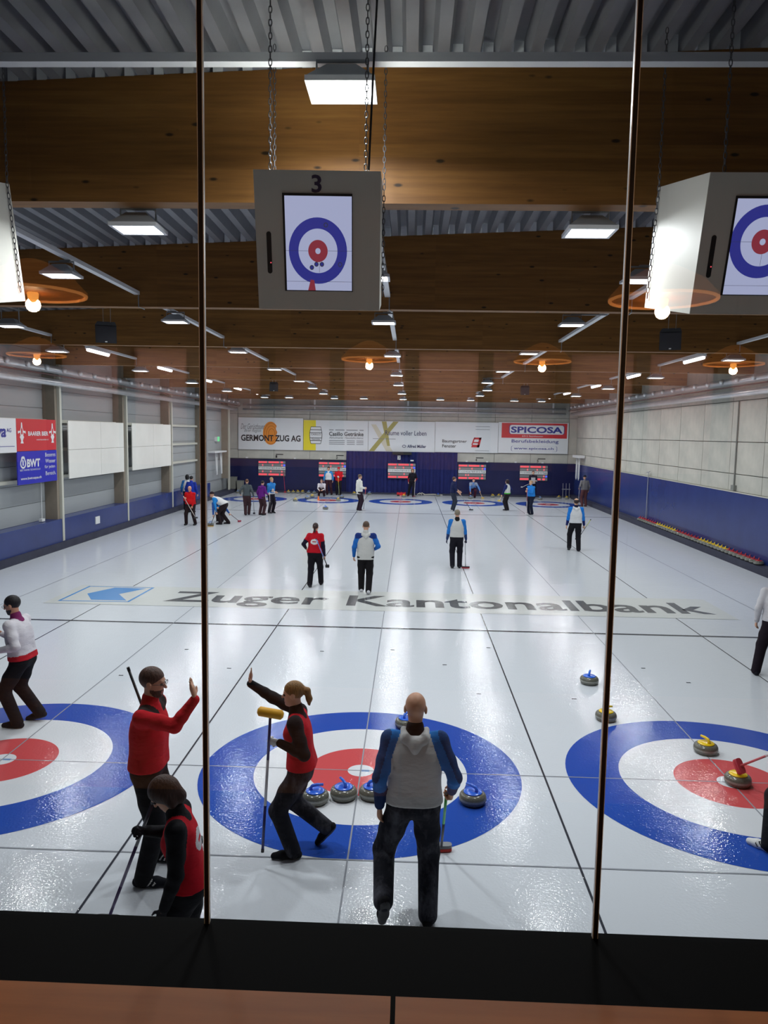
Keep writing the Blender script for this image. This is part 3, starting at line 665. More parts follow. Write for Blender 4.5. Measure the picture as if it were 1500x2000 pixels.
# 4 window firm
t = banner('white banner with small red angular emblem and two words', 2.05, 6.05, 2.76, 4.68)
btext(t, 'Baumgartner', 2.52, 3.32, 1.55, 0.25, M_INK, bold=0.008); btext(t, 'Fenster', 2.52, 3.06, 0.88, 0.21, M_INK, bold=0.008)
for pts in ([(4.36, 3.10), (4.86, 3.10), (4.90, 3.26), (4.40, 3.26)], [(4.72, 3.10), (4.86, 3.10), (5.0, 3.72), (4.86, 3.72)], [(4.52, 3.60), (4.98, 3.60), (5.0, 3.72), (4.55, 3.72)], [(4.48, 3.36), (4.82, 3.36), (4.84, 3.44), (4.50, 3.44)], [(4.36, 3.26), (4.44, 3.26), (4.60, 3.72), (4.52, 3.72)]): bpoly(t, 'red_emblem', pts, M_RED)
for zz in (4.40, 4.22, 2.88): bpoly(t, 'fine_print', [(4.6, zz), (5.5, zz), (5.5, zz+0.025), (4.6, zz+0.025)], M_INKG)
# 5 workwear firm
t = banner('white banner with red block and boxed dark blue capitals', 6.05, 10.46, 2.78, 4.72)
bpoly(t, 'red_block', [(6.25, 3.74), (10.36, 3.74), (10.36, 4.68), (6.25, 4.68)], M_RED)
def rrect(x0, x1, z0, z1, r, n=6):
    P = []
    for cx, cz, a in ((x1-r, z0+r, -PI/2), (x1-r, z1-r, 0), (x0+r, z1-r, PI/2), (x0+r, z0+r, PI)):
        for i in range(n+1): P.append((cx+r*math.cos(a+PI/2*i/n), cz+r*math.sin(a+PI/2*i/n)))
    return P
bpoly(t, 'white_box', rrect(6.72, 10.20, 3.98, 4.56, 0.14), M_BAN, 0.008); outline(t, 'box_outline', rrect(6.72, 10.20, 3.98, 4.56, 0.14), 0.04, M_INKB, 0.010)
btext(t, 'SPICOSA', 6.83, 4.06, 3.25, 0.40, M_INKB, bold=0.035)
btext(t, '6312 Steinhausen', 7.55, 3.82, 1.3, 0.09, M_BAN)
btext(t, 'Berufsbekleidung', 6.90, 3.38, 2.95, 0.27, M_INKB, bold=0.004)
outline(t, 'address_box', rrect(6.88, 9.78, 2.90, 3.24, 0.10), 0.025, M_INKB, 0.010); btext(t, 'www.spicosa.ch', 7.05, 2.97, 2.5, 0.20, M_INKB, bold=0.01)

# scoreboards
for i, xc in enumerate((-8.37, -4.47, -0.03, 4.46, 8.36)):
    near = ['closest to the grey clad wall', 'behind two standing players', 'on the dark blue curtain', 'to the right of the curtain', 'closest to the concrete wall'][i]
    yb = 39.59 if i == 2 else 39.80
    t = thing('scoreboard', 'red and grey scoreboard with white number strip %s' % near, 'scoreboard', (xc, yb, 1.06))
    MB().box(-0.88, 0.88, 0, 0.05, -0.02, 0.96).obj('board', mat('board_dark', (54, 54, 62), 0.6), t)
    rnd = random.Random(i+3)
    for r, (z0, z1) in enumerate(((0.80, 0.94), (0.61, 0.76), (0.39, 0.59), (0.20, 0.35), (0.01, 0.16))):
        base = MB().box(-0.87, 0.87, -0.012, 0, z0, z1).obj('number_strip' if r == 2 else 'display_row', M_WHITE if r == 2 else mat('display_grey', (132, 132, 134), 0.5), t)
        if r == 2:
            text('numbers', 'T 1 2 3 4 5 6 7 8 9 10 12 Total', (-0.83, -0.016, z0+0.055), UB, VB, 1.66, 0.10, M_INK, base, bold=0.01)
        else:
            segs = [(-0.86, -0.32), (-0.22, 0.45), (0.56, 0.72)] if r in (0, 4) else [(-0.84+0.2*rnd.randint(0, 3), 0), (rnd.uniform(-0.3, 0.2), 0), (0.6, 0)]
            for (a, bb) in segs:
                if bb == 0: bb = a+0.09
                MB().box(a, bb, -0.016, -0.012, z0+0.015, z1-0.015).obj('lit_segment', M_LEDRED if r in (0, 4) else M_LEDPINK, base)
    MB().box(0.74, 0.86, -0.02, 0, 0.62 if i != 4 else 0.2, 0.75 if i != 4 else 0.33).obj('blue_marker', mat('marker_blue', (70, 86, 214), 0.4, emit=(90, 110, 255), es=0.6), t)
MB().box(-0.30, -0.12, 39.62, 39.68, 2.24, 2.50).obj('number_plate', M_WHITE, label='small white plate above the scoreboard on the curtain', cat='sign')
text('numeral', '3', (-0.26, 39.615, 2.27), UB, VB, 0.10, 0.19, M_INK, bpy.data.objects['number_plate'], bold=0.02)
MB().box(0.52, 0.72, 39.52, 39.68, 2.16, 2.24).obj('small_projector', M_WHITE, label='small white box above the scoreboard on the curtain', cat='light')
MB().box(-0.62, 0.58, 39.48, 39.66, 2.56, 2.72).obj('dark_header', M_BLACK, label='dark header box at the top of the curtain', cat='box')
# curtain
b = MB(); n = 260
for k in range(n+1):
    x = -3.58+7.08*k/n; yy = 39.72+0.05*math.sin(x*19)+0.025*math.sin(x*47+1)
    b.v += [(x, yy, 0.12), (x, yy, 2.74)]
for k in range(n): b.f.append((2*k, 2*k+2, 2*k+3, 2*k+1)); b.mi.append(0)
b.obj('curtain', M_CURTAIN, None, True, label='pleated dark blue curtain in the middle of the back wall', cat='curtain')

# left wall boards and signs
UL, VL = plane_frame('left')
LX = -10.68
def lbox(name, y0, y1, z0, z1, m, **kw): return MB().box(LX-0.03, LX, y0, y1, z0, z1).obj(name, m, **kw)
for (ya, ym, yb, lab) in ((16.02, 18.62, 20.80, 'nearer'), (21.68, 24.2, 26.6, 'farther')):
    for (c, d) in ((ya, ym), (ym, yb)):
        for (z0, z1) in ((2.23, 3.17), (3.18, 4.12)):
            lbox('wall_board', c+0.008, d-0.008, z0, z1, M_PANEL, label='plain white wall board in the %s block of four' % lab, cat='board', group='%s block of plain white wall boards' % lab)
t = lbox('wall_sign', 9.6, 12.76, 3.17, 4.13, M_BAN, label='white wall sign with dark blue lettering', cat='sign')
text('lettering', 'va', (LX+0.006, 11.72, 3.60), UL, VL, 0.50, 0.24, M_INKB, t, bold=0.03, shear=0.2); text('lettering', 'AG', (LX+0.006, 12.25, 3.74), UL, VL, 0.24, 0.11, M_INKB, t, bold=0.01)
MB().box(LX, LX+0.004, 10.2, 12.65, 3.34, 3.355).obj('underline', M_INKB, t)
t = lbox('wall_sign', 12.78, 15.16, 3.20, 4.13, M_RED, label='red wall sign with two white bottle figures', cat='sign')
text('lettering', 'BAARER BIER', (LX+0.006, 13.42, 3.64), UL, VL, 1.22, 0.13, M_BAN, t, bold=0.03); text('lettering', 'www.baarerbier.ch', (LX+0.006, 13.9, 3.50), UL, VL, 0.75, 0.05, M_BAN, t)
for yc in (13.06, 14.92):
    pts = [(-0.10, 0), (0.10, 0), (0.05, 0.08), (0.11, 0.16), (0.14, 0.18), (0.09, 0.22), (0.10, 0.32), (0.24, 0.28), (0.24, 0.36), (0.11, 0.36), (0.05, 0.46), (0.03, 0.60), (-0.03, 0.60), (-0.05, 0.46), (-0.11, 0.36), (-0.24, 0.36), (-0.24, 0.28), (-0.10, 0.32), (-0.09, 0.22), (-0.14, 0.18), (-0.11, 0.16), (-0.05, 0.08)]
    b = MB()
    # fan of small quads keeps the concave figure valid
    o = flat('bottle_figure', [(LX+0.006, yc+a*0.9, 3.42+z) for a, z in pts], M_BAN, t)
    flat('bottle_middle', [(LX+0.009, yc-0.04, 3.68), (LX+0.009, yc+0.04, 3.68), (LX+0.009, yc+0.045, 3.82), (LX+0.009, yc, 3.88), (LX+0.009, yc-0.045, 3.82)], M_RED, t)
t = lbox('wall_sign', 12.78, 15.16, 2.23, 3.19, M_BANB, label='blue wall sign with white drop emblem and lettering', cat='sign')
text('lettering', 'BWT', (LX+0.006, 13.30, 2.72), UL, VL, 0.78, 0.24, M_BAN, t, bold=0.04)
text('lettering', 'BEST WATER TECHNOLOGY', (LX+0.006, 12.9, 2.62), UL, VL, 1.2, 0.05, M_BAN, t)
text('lettering', 'www.bwt-aqua.ch', (LX+0.006, 12.92, 2.34), UL, VL, 1.22, 0.10, M_BAN, t, bold=0.02)
for i, s in enumerate(('Besseres', 'Wasser', 'für jeden', 'Bereich.')): text('lettering', s, (LX+0.006, 14.36+(0.05 if i != 2 else 0), 3.0-i*0.19), UL, VL, 0.66, 0.12, M_BAN, t)
b = MB(); n = 24; c0 = (13.08, 2.84); out = []
for i in range(n):
    a = 2*PI*i/n; out.append((c0[0]+0.17*math.cos(a), c0[1]+0.15*math.sin(a)+(0.06 if math.sin(a) > 0.8 else 0)))
inn = [(c0[0]+(p[0]-c0[0])*0.66, c0[1]+(p[1]-c0[1])*0.66) for p in out]
b.v = [(LX+0.006, p[0], p[1]) for p in out]+[(LX+0.006, p[0], p[1]) for p in inn]
for i in range(n): j = (i+1) % n; b.f.append((i, j, n+j, n+i)); b.mi.append(0)
b.obj('drop_emblem', M_BAN, t)
flat('drop_emblem', [(LX+0.006, 13.04, 2.78), (LX+0.006, 13.11, 2.78), (LX+0.006, 13.11, 2.92), (LX+0.006, 13.04, 2.97)], M_BAN, t)

# things at the far corners
t = thing('exit_sign', 'small lit green exit sign on the grey wall', 'sign', (-11.0, 36.6, 3.25)); MB().box(-0.17, 0, -0.25, 0.25, 0, 0.28).obj('sign_box', M_WHITE, t); MB().box(0, 0.006, -0.24, 0.24, 0.01, 0.27).obj('lit_face', M_GREENSIGN, t)
MB().box(0.006, 0.009, -0.02, 0.10, 0.05, 0.23).obj('running_figure', M_WHITE, t)
t = thing('wall_shelf', 'white wall shelf with two hanging hoses on the grey wall', 'shelf', (-11.05, 36.2, 2.6)); MB().box(-0.12, 0.3, -1.4, 1.4, 0, 0.09).obj('shelf_board', M_WHITE, t)
for yy in (-0.5, 0.6): MB().tube([(0.1, yy, 0), (0.12, yy+0.05, -0.9), (0.1, yy+0.1, -1.3), (0.1, yy+0.35, -1.3), (0.08, yy+0.4, 0)], 0.03, 6).obj('hose', M_WHITE, t, True)
for i, (x, y, h) in enumerate(((-10.3, 39.3, 0.72), (-10.75, 39.35, 0.95))):
    t = thing('waste_bin', ['short grey waste bin in the far corner', 'tall grey waste bin in the far corner'][i], 'bin', (x, y, 0 if x > -10.6 else 0.22)); s = 0.2
    b = MB(); b.v = [(-s*.8, -s*.8, 0), (s*.8, -s*.8, 0), (s*.8, s*.8, 0), (-s*.8, s*.8, 0), (-s, -s, h-0.22*(i)), (s, -s, h-0.22*i), (s, s, h-0.22*i), (-s, s, h-0.22*i)]
    for f in ((0, 3, 2, 1), (0, 1, 5, 4), (1, 2, 6, 5), (2, 3, 7, 6), (3, 0, 4, 7)): b.f.append(f); b.mi.append(0)
    b.obj('bin_body', mat('bin_grey', (132, 132, 124), 0.6), t); MB().box(-s-.01, s+.01, -s-.01, s+.01, h-0.22*i, h-0.22*i+0.03).obj('bin_rim', M_CONC_D, t)
t = thing('tool_rack', 'metal tool rack in the corner by the concrete wall', 'rack', (10.35, 39.3, 0)); 
for x in (-0.2, 0, 0.2): MB().tube([(x, 0, 0.03), (x, 0.05, 0.95)], 0.02, 6).obj('upright', M_STEEL, t)
MB().box(-0.28, 0.28, -0.15, 0.15, 0.0, 0.05).obj('base', M_STEEL, t); MB().box(-0.26, 0.26, -0.02, 0.06, 0.55, 0.6).obj('crossbar', M_STEEL, t)
t = thing('hose_reel', 'white wall unit with hanging loops in the far concrete corner', 'hose', (10.85, 38.0, 2.6)); MB().box(-0.3, 0.1, -0.8, 0.8, 0.0, 0.16).obj('unit', M_WHITE, t)
for yy in (-0.45, 0.2): MB().tube([(-0.12, yy, 0), (-0.12, yy, -1.2), (-0.12, yy+0.12, -1.35), (-0.12, yy+0.26, -1.2), (-0.12, yy+0.26, 0)], 0.025, 6).obj('loop', M_WHITE, t, True)
b = MB()
for k in range(7):
    b.v += [(-0.28+0.093*k, -0.12, 0), (-0.28+0.093*k, 0.12, 0), (-0.28+0.093*k, -0.07+0.01*(k % 2), 0.16+0.03*math.sin(k*1.7)), (-0.28+0.093*k, 0.07, 0.17+0.03*math.cos(k*2.1))]
for k in range(6):
    q = 4*k
    for f in ((q, q+4, q+6, q+2), (q+2, q+6, q+7, q+3), (q+3, q+7, q+5, q+1), (q+1, q+5, q+4, q)): b.f.append(f); b.mi.append(0)
b.f += [(0, 2, 3, 1), (24, 25, 27, 26)]; b.mi += [0, 0]
o = b.obj('sports_bag', mat('bag_red', (190, 30, 40), 0.8), label='crumpled red bag lying below the curtain', cat='bag'); o.location = (-0.02, 39.35, 0); auto_smooth(o, 1.0)
MB().box(-0.08, 0.08, -0.06, 0.06, 0, 0.07).box(-0.05, 0.05, -0.04, 0.04, 0.07, 0.085).obj('small_case', M_BLACK, label='small black case lying beside the red bag', cat='case').location = (-0.2, 38.75, 0)
t = thing('marker_cone', 'small orange marker cone on the far rings', 'cone', (-4.78, 35.06, 0)); MB().lathe([(0.07, 0), (0.07, 0.02), (0.055, 0.02), (0.02, 0.20), (0.012, 0.21)], 14).obj('cone_body', mat('cone_orange', (236, 126, 48), 0.5), t)
b = MB()
for (xa, ya, xb, yb2) in ((0, 0, 0.3, 0.05), (0.1, 0.06, 0.5, -0.02), (0.4, 0, 1.6, 0.03)): b.tube([(xa, ya, 0.05), ((xa+xb)/2, ya, 0.16 if xb < 0.6 else 0.08), (xb, yb2, 0.04)], 0.03, 6)
b.obj('rope_bundle', mat('rope_pale', (190, 186, 176), 0.8), label='pale rope bundle lying along the base of the curtain', cat='rope').location = (1.0, 39.5, 0.0)

# ================================================================== curling stones
SB = MB().lathe([(0.065, 0.0), (0.108, 0.003), (0.130, 0.014), (0.141, 0.032), (0.1445, 0.048), (0.1445, 0.072), (0.141, 0.089), (0.130, 0.107), (0.110, 0.119), (0.08, 0.124)], 32, [0, 0, 0, 0, 1, 0, 0, 0, 0]).mesh('granite_body', [M_GRANITE, M_GRANITE_BAND], True)
def grip(m, nm):
    b = MB().lathe([(0.096, 0.120), (0.100, 0.126), (0.092, 0.133), (0.03, 0.138)], 28)
    b.tube([(-0.045, 0, 0.13), (-0.046, 0, 0.160), (-0.030, 0, 0.182), (0.02, 0, 0.190), (0.085, 0, 0.188)], [0.019, 0.017, 0.017, 0.0165, 0.014], 10)
    return b.mesh('handle', m, True)
GR = {k: grip(m, k) for k, m in (('blue', M_GRIP_BLUE), ('yellow', M_GRIP_YELLOW), ('red', M_GRIP_RED), ('pale', M_GRIP_PALE))}
def stone(x, y, col, rz, label, group=None, z=0.0):
    t = thing('curling_stone', label, 'curling stone', (x, y, z), rz, group)
    link('granite_body', SB, t); link('handle', GR[col], t); return t
ang = math.radians
stone(-0.43, -0.77, 'blue', ang(10), 'blue-handled curling stone partly behind the striding woman\'s leg')
stone(-0.14, -0.66, 'blue', ang(120), 'blue-handled curling stone between two others just before the red centre')
stone(0.165, -0.63, 'blue', ang(25), 'blue-handled curling stone half hidden by the bald man\'s sleeve')
stone(1.23, -0.68, 'blue', ang(140), 'blue-handled curling stone alone on the blue ring beside the bald man')
stone(0.51, 1.34, 'blue', ang(60), 'blue-handled curling stone behind the bald man\'s head')
stone(3.39, 3.33, 'blue', ang(70), 'blue-handled curling stone on plain ice beyond the rings')
stone(3.26, 1.80, 'yellow', ang(10), 'yellow-handled curling stone at the edge of a blue ring, behind a window joint')
stone(4.23, 0.80, 'yellow', ang(115), 'yellow-handled curling stone on the white ring')
stone(4.26, -0.05, 'yellow', ang(70), 'yellow-handled curling stone at the red centre under a red broom')
far = [(-10.3, 38.6, 'pale', 'pale blue-handled stone in the far corner by the waste bins', None), (-7.62, 22.0, 'pale', 'pale blue-handled stone in front of the sweepers', None)]
far += [(x, 39.35, 'yellow', 'yellow-handled stone in the tight row below the leaning red broom', 'row of yellow stones at the back wall') for x in (-7.22, -6.92, -6.62, -6.32)]
far += [(-5.9, 39.1, 'pale', 'pale-handled stone at the back wall beside the crouching player', 'pale stones at the back wall'), (-5.58, 39.4, 'pale', 'pale-handled stone at the back wall beside the crouching player', 'pale stones at the back wall'),
        (-5.93, 33.8, 'yellow', 'yellow-handled stone just outside the far blue ring', None), (-5.46, 35.3, 'pale', 'pale-handled stone on the far blue ring', None), (-5.31, 36.4, 'yellow', 'yellow-handled stone behind the far rings near the orange cone', None),
        (-3.56, 34.4, 'yellow', 'yellow-handled stone on the far red and white rings', None), (-3.54, 36.4, 'pale', 'pale blue-handled stone behind the far rings near the player in red', None), (-3.75, 29.6, 'blue', 'blue-handled stone sliding alone near the far hog line', None),
        (-2.99, 39.05, 'yellow', 'yellow-handled stone behind the man in white at the curtain', None), (-2.05, 39.3, 'pale', 'pale-handled stone at the foot of the curtain beside the man in white', None), (0.16, 37.9, 'yellow', 'yellow-handled stone in front of the red bag', None),
        (2.31, 39.2, 'blue', 'blue-handled stone at the foot of the curtain', None), (4.25, 37.9, 'pale', 'pale stone held by the crouching player in light blue', None),
        (5.74, 39.1, 'yellow', 'yellow-handled stone at the back wall between two players', 'pair of yellow stones right of the curtain'), (6.15, 39.35, 'yellow', 'yellow-handled stone at the back wall between two players', 'pair of yellow stones right of the curtain'),
        (9.9, 39.2, 'yellow', 'yellow-handled stone in the far corner by the tool rack', 'pair of yellow stones by the tool rack'), (10.3, 38.8, 'yellow', 'yellow-handled stone in the far corner by the tool rack', 'pair of yellow stones by the tool rack'), (8.5, 37.9, 'pale', 'pale-handled stone on the ice behind the man in blue', None)]
for i, (x, y, c, lab, g) in enumerate(far): stone(x, y, c, ang(37*i % 180), lab, g)
for k in range(40):          # spare stones on the kerb along the concrete wall
    c = 'red' if (k//8) % 2 == 0 else 'yellow'
    run = ['red-handled spare stone in the kerb run nearest the water pipe', 'yellow-handled spare stone in the kerb run nearer the water pipe', 'red-handled spare stone in the kerb run between two yellow runs', 'yellow-handled spare stone in the kerb run farther from the water pipe', 'red-handled spare stone in the kerb run farthest from the water pipe'][k//8]
    stone(10.78, 25.3-0.293*k, c, ang(60), run, 'spare stones on the kerb, %s run' % ORD[k//8], 0.22)

# ================================================================== people: bodies grown from smooth-blended limbs
def cone(a, b, r1, r2, tag, k=0.03, flat=None): return ('c', np.array(a, float), np.array(b, float), r1, r2, flat, tag, k)
def ell(c, r, tag, R=None, k=0.02): return ('e', np.array(c, float), np.array(r, float), np.eye(3) if R is None else np.array(R), tag, k)
def bounds(p):
    if p[0] == 'c':
        r = max(p[3], p[4]); return np.minimum(p[1], p[2])-r, np.maximum(p[1], p[2])+r
    r = p[2].max(); return p[1]-r, p[1]+r
def dist(p, x, y, z):
    if p[0] == 'c':
        a, b, r1, r2, flat = p[1], p[2], p[3], p[4], p[5]
        d = b-a; L2 = max(float(d@d), 1e-9)
        t = np.clip(((x-a[0])*d[0]+(y-a[1])*d[1]+(z-a[2])*d[2])/L2, 0, 1)
        vx, vy, vz = x-(a[0]+t*d[0]), y-(a[1]+t*d[1]), z-(a[2]+t*d[2])
        if flat is not None:
            u, s = flat; q = (vx*u[0]+vy*u[1]+vz*u[2])*(s-1); vx = vx+q*u[0]; vy = vy+q*u[1]; vz = vz+q*u[2]
        return np.sqrt(vx*vx+vy*vy+vz*vz)-(r1+t*(r2-r1))
    if p[0] == 'e':
        c, r, R = p[1], p[2], p[3]; X, Y, Z = x-c[0], y-c[1], z-c[2]
        q = [(R[i][0]*X+R[i][1]*Y+R[i][2]*Z) for i in range(3)]
        k0 = np.sqrt(sum((q[i]/r[i])**2 for i in range(3)))+1e-9; k1 = np.sqrt(sum((q[i]/r[i]**2)**2 for i in range(3)))+1e-9
        return k0*(k0-1)/k1
    if p[0] == 'h':         # half space: inside where n.(x-c) < 0
        n, c = p[1], p[2]; return (x-c[0])*n[0]+(y-c[1])*n[1]+(z-c[2])*n[2]
def sdf_mesh(name, prims, subs, vox, matfun, mats, relax=1, late=()):
    early = list(prims); prims = early+list(late)      # late limbs are not trimmed by subs
    lo = np.min([bounds(p)[0] for p in prims], 0)-3*vox; hi = np.max([bounds(p)[1] for p in prims], 0)+3*vox
    n = np.ceil((hi-lo)/vox).astype(int)+1
    ax = [lo[i]+vox*np.arange(n[i]) for i in range(3)]
    D = np.full(n, 1.0, np.float32)
    def grow(p):
        k = p[-1]; a, b = bounds(p); a = a-k-2*vox; b = b+k+2*vox
        i0 = np.clip(((a-lo)/vox).astype(int), 0, n-1); i1 = np.clip(((b-lo)/vox).astype(int)+2, 1, n)
        sl = tuple(slice(i0[i], i1[i]) for i in range(3))
        d = dist(p, ax[0][sl[0]][:, None, None], ax[1][sl[1]][None, :, None], ax[2][sl[2]][None, None, :]).astype(np.float32)
        o = D[sl]; h = np.maximum(k-np.abs(o-d), 0)/k
        D[sl] = np.minimum(o, d)-h*h*k*0.25
    for p in early: grow(p)
    for p in subs:
        d = dist(p, ax[0][:, None, None], ax[1][None, :, None], ax[2][None, None, :]).astype(np.float32)
        np.maximum(D, -d, out=D)
    for p in late: grow(p)
    s = D < 0
    c8 = [(i, j, k) for i in (0, 1) for j in (0, 1) for k in (0, 1)]
    m = tuple(n-1)
    cs = [s[i:i+m[0], j:j+m[1], k:k+m[2]] for i, j, k in c8]
    cnt = sum(c.astype(np.int8) for c in cs); act = (cnt > 0) & (cnt < 8)
    I = np.argwhere(act); N = len(I)
    idx = np.full(m, -1, np.int64); idx[act] = np.arange(N)
    val = np.stack([D[I[:, 0]+i, I[:, 1]+j, I[:, 2]+k] for i, j, k in c8], 1)
    pos = np.zeros((N, 3)); w_ = np.zeros(N)
    for a in range(8):
        for bit in (1, 2, 4):
            b = a | bit
            if b == a: continue
            va, vb = val[:, a], val[:, b]; cr = (va < 0) != (vb < 0)
            t = np.where(cr, va/(va-vb+1e-12), 0)
            pa = np.array(c8[a], float); pb = np.array(c8[b], float)
            pos += np.where(cr[:, None], pa+(pb-pa)*t[:, None], 0); w_ += cr
    V = lo + (I + pos/w_[:, None])*vox
    Q = []
    for axs in range(3):
        u, v = [(1, 2), (2, 0), (0, 1)][axs]
        sa = [slice(None)]*3; sb = [slice(None)]*3; sa[axs] = slice(0, -1); sb[axs] = slice(1, None)
        e = s[tuple(sa)] != s[tuple(sb)]
        E = np.argwhere(e); E = E[(E[:, u] > 0) & (E[:, v] > 0) & (E[:, u] < n[u]-1) & (E[:, v] < n[v]-1)]
        if len(E) == 0: continue
        ins = s[E[:, 0], E[:, 1], E[:, 2]]
        def cell(du, dv):
            c = E.copy(); c[:, u] -= du; c[:, v] -= dv; return idx[c[:, 0], c[:, 1], c[:, 2]]
        q = np.stack([cell(1, 1), cell(0, 1), cell(0, 0), cell(1, 0)], 1)
        q[~ins] = q[~ins][:, ::-1]; Q.append(q)
    Q = np.concatenate(Q); Q = Q[(Q >= 0).all(1)]
    for _ in range(relax):   # one gentle relaxation takes the stair steps out
        A = np.zeros((N, 3)); C = np.zeros(N)
        for a, b in ((0, 1), (1, 2), (2, 3), (3, 0)):
            np.add.at(A, Q[:, a], V[Q[:, b]]); np.add.at(C, Q[:, a], 1); np.add.at(A, Q[:, b], V[Q[:, a]]); np.add.at(C, Q[:, b], 1)
        V = V*0.5+0.5*A/np.maximum(C, 1)[:, None]
    ce = V[Q].mean(1)
    best = np.full(len(Q), 9.0); tg = np.zeros(len(Q), int); tags = []
    for i, p in enumerate(prims):
        d = dist(p, ce[:, 0], ce[:, 1], ce[:, 2]); u = d < best; best[u] = d[u]; tg[u] = i
        tags.append(p[-2])
    mi = matfun(ce, np.array(tags)[tg]).astype(np.int32)
    me = bpy.data.meshes.new(name); me.vertices.add(N); me.vertices.foreach_set('co', V.reshape(-1).astype(np.float32))
    me.loops.add(len(Q)*4); me.loops.foreach_set('vertex_index', Q.reshape(-1).astype(np.int32))
    me.polygons.add(len(Q)); me.polygons.foreach_set('loop_start', np.arange(0, len(Q)*4, 4, dtype=np.int32))
    setmats(me, mats); me.polygons.foreach_set('material_index', mi); me.polygons.foreach_set('use_smooth', np.ones(len(Q), bool))
    me.update(calc_edges=True); me.validate(); return me

def cloth(rgb, frost=False):
    nm = 'cloth_%d_%d_%d%s' % (*rgb, '_frost' if frost else '')
    if nm in MATS: return MATS[nm]
    m = mat(nm, rgb, 0.85, spec=0.2); v = coords(m, 'Object')
    n1 = noise(m, coords(m, 'Object', (1.0, 1.0, 2.2)), 7.0, 3); bump(m, n1, 0.55, 0.03)
    if frost:
        n2 = noise(m, coords(m, 'Object', (1, 1, 0.45)), 5.0, 6, 0.65)
        lk(m, ramp(m, n2, [(0.50, rgb), (0.68, tuple(min(255, c+52) for c in rgb)), (0.80, (120, 124, 140))]), bsdf(m).inputs['Base Color'])
    return m
def skin(rgb):
    nm = 'skin_%d_%d_%d' % rgb
    if nm in MATS: return MATS[nm]
    m = mat(nm, rgb, 0.5, spec=0.35); bsdf(m).inputs['Subsurface Weight'].default_value = 0.0
    return m
def hairm(rgb):
    nm = 'hair_%d_%d_%d' % rgb
    if nm in MATS: return MATS[nm]
    m = mat(nm, rgb, 0.55, spec=0.35)
    n = noise(m, coords(m, 'Object', (6, 6, 1)), 14.0, 4); bump(m, n, 0.6, 0.01)
    lk(m, ramp(m, n, [(0.3, tuple(int(c*0.7) for c in rgb)), (0.7, rgb)]), bsdf(m).inputs['Base Color'])
    return m
def rx(a): c, s = math.cos(a), math.sin(a); return np.array([[1, 0, 0], [0, c, -s], [0, s, c]])
def ry(a): c, s = math.cos(a), math.sin(a); return np.array([[c, 0, s], [0, 1, 0], [-s, 0, c]])
def rzm(a): c, s = math.cos(a), math.sin(a); return np.array([[c, -s, 0], [s, c, 0], [0, 0, 1]])
def ik(a, t, l1, l2, pole):
    a, t, pole = map(lambda q: np.array(q, float), (a, t, pole)); d = t-a; L = np.linalg.norm(d); mx = (l1+l2)*0.998
    if L > mx: t = a+d/L*mx; d = t-a; L = mx
    L = max(L, abs(l1-l2)+1e-3); u = d/np.linalg.norm(d); x = (l1*l1-l2*l2+L*L)/(2*L); h = math.sqrt(max(l1*l1-x*x, 0))
    n = pole-u*(pole@u); n = n/max(np.linalg.norm(n), 1e-6); return a+u*x+n*h, t
unit = lambda v: np.array(v, float)/max(np.linalg.norm(v), 1e-9)
SKIN = (206, 158, 132); SKIN2 = (190, 138, 112)
WHT, LBL, NAV, BLK, RED_, GRY = (208, 208, 208), (28, 118, 200), (30, 42, 92), (20, 20, 25), (192, 20, 38), (74, 82, 88)

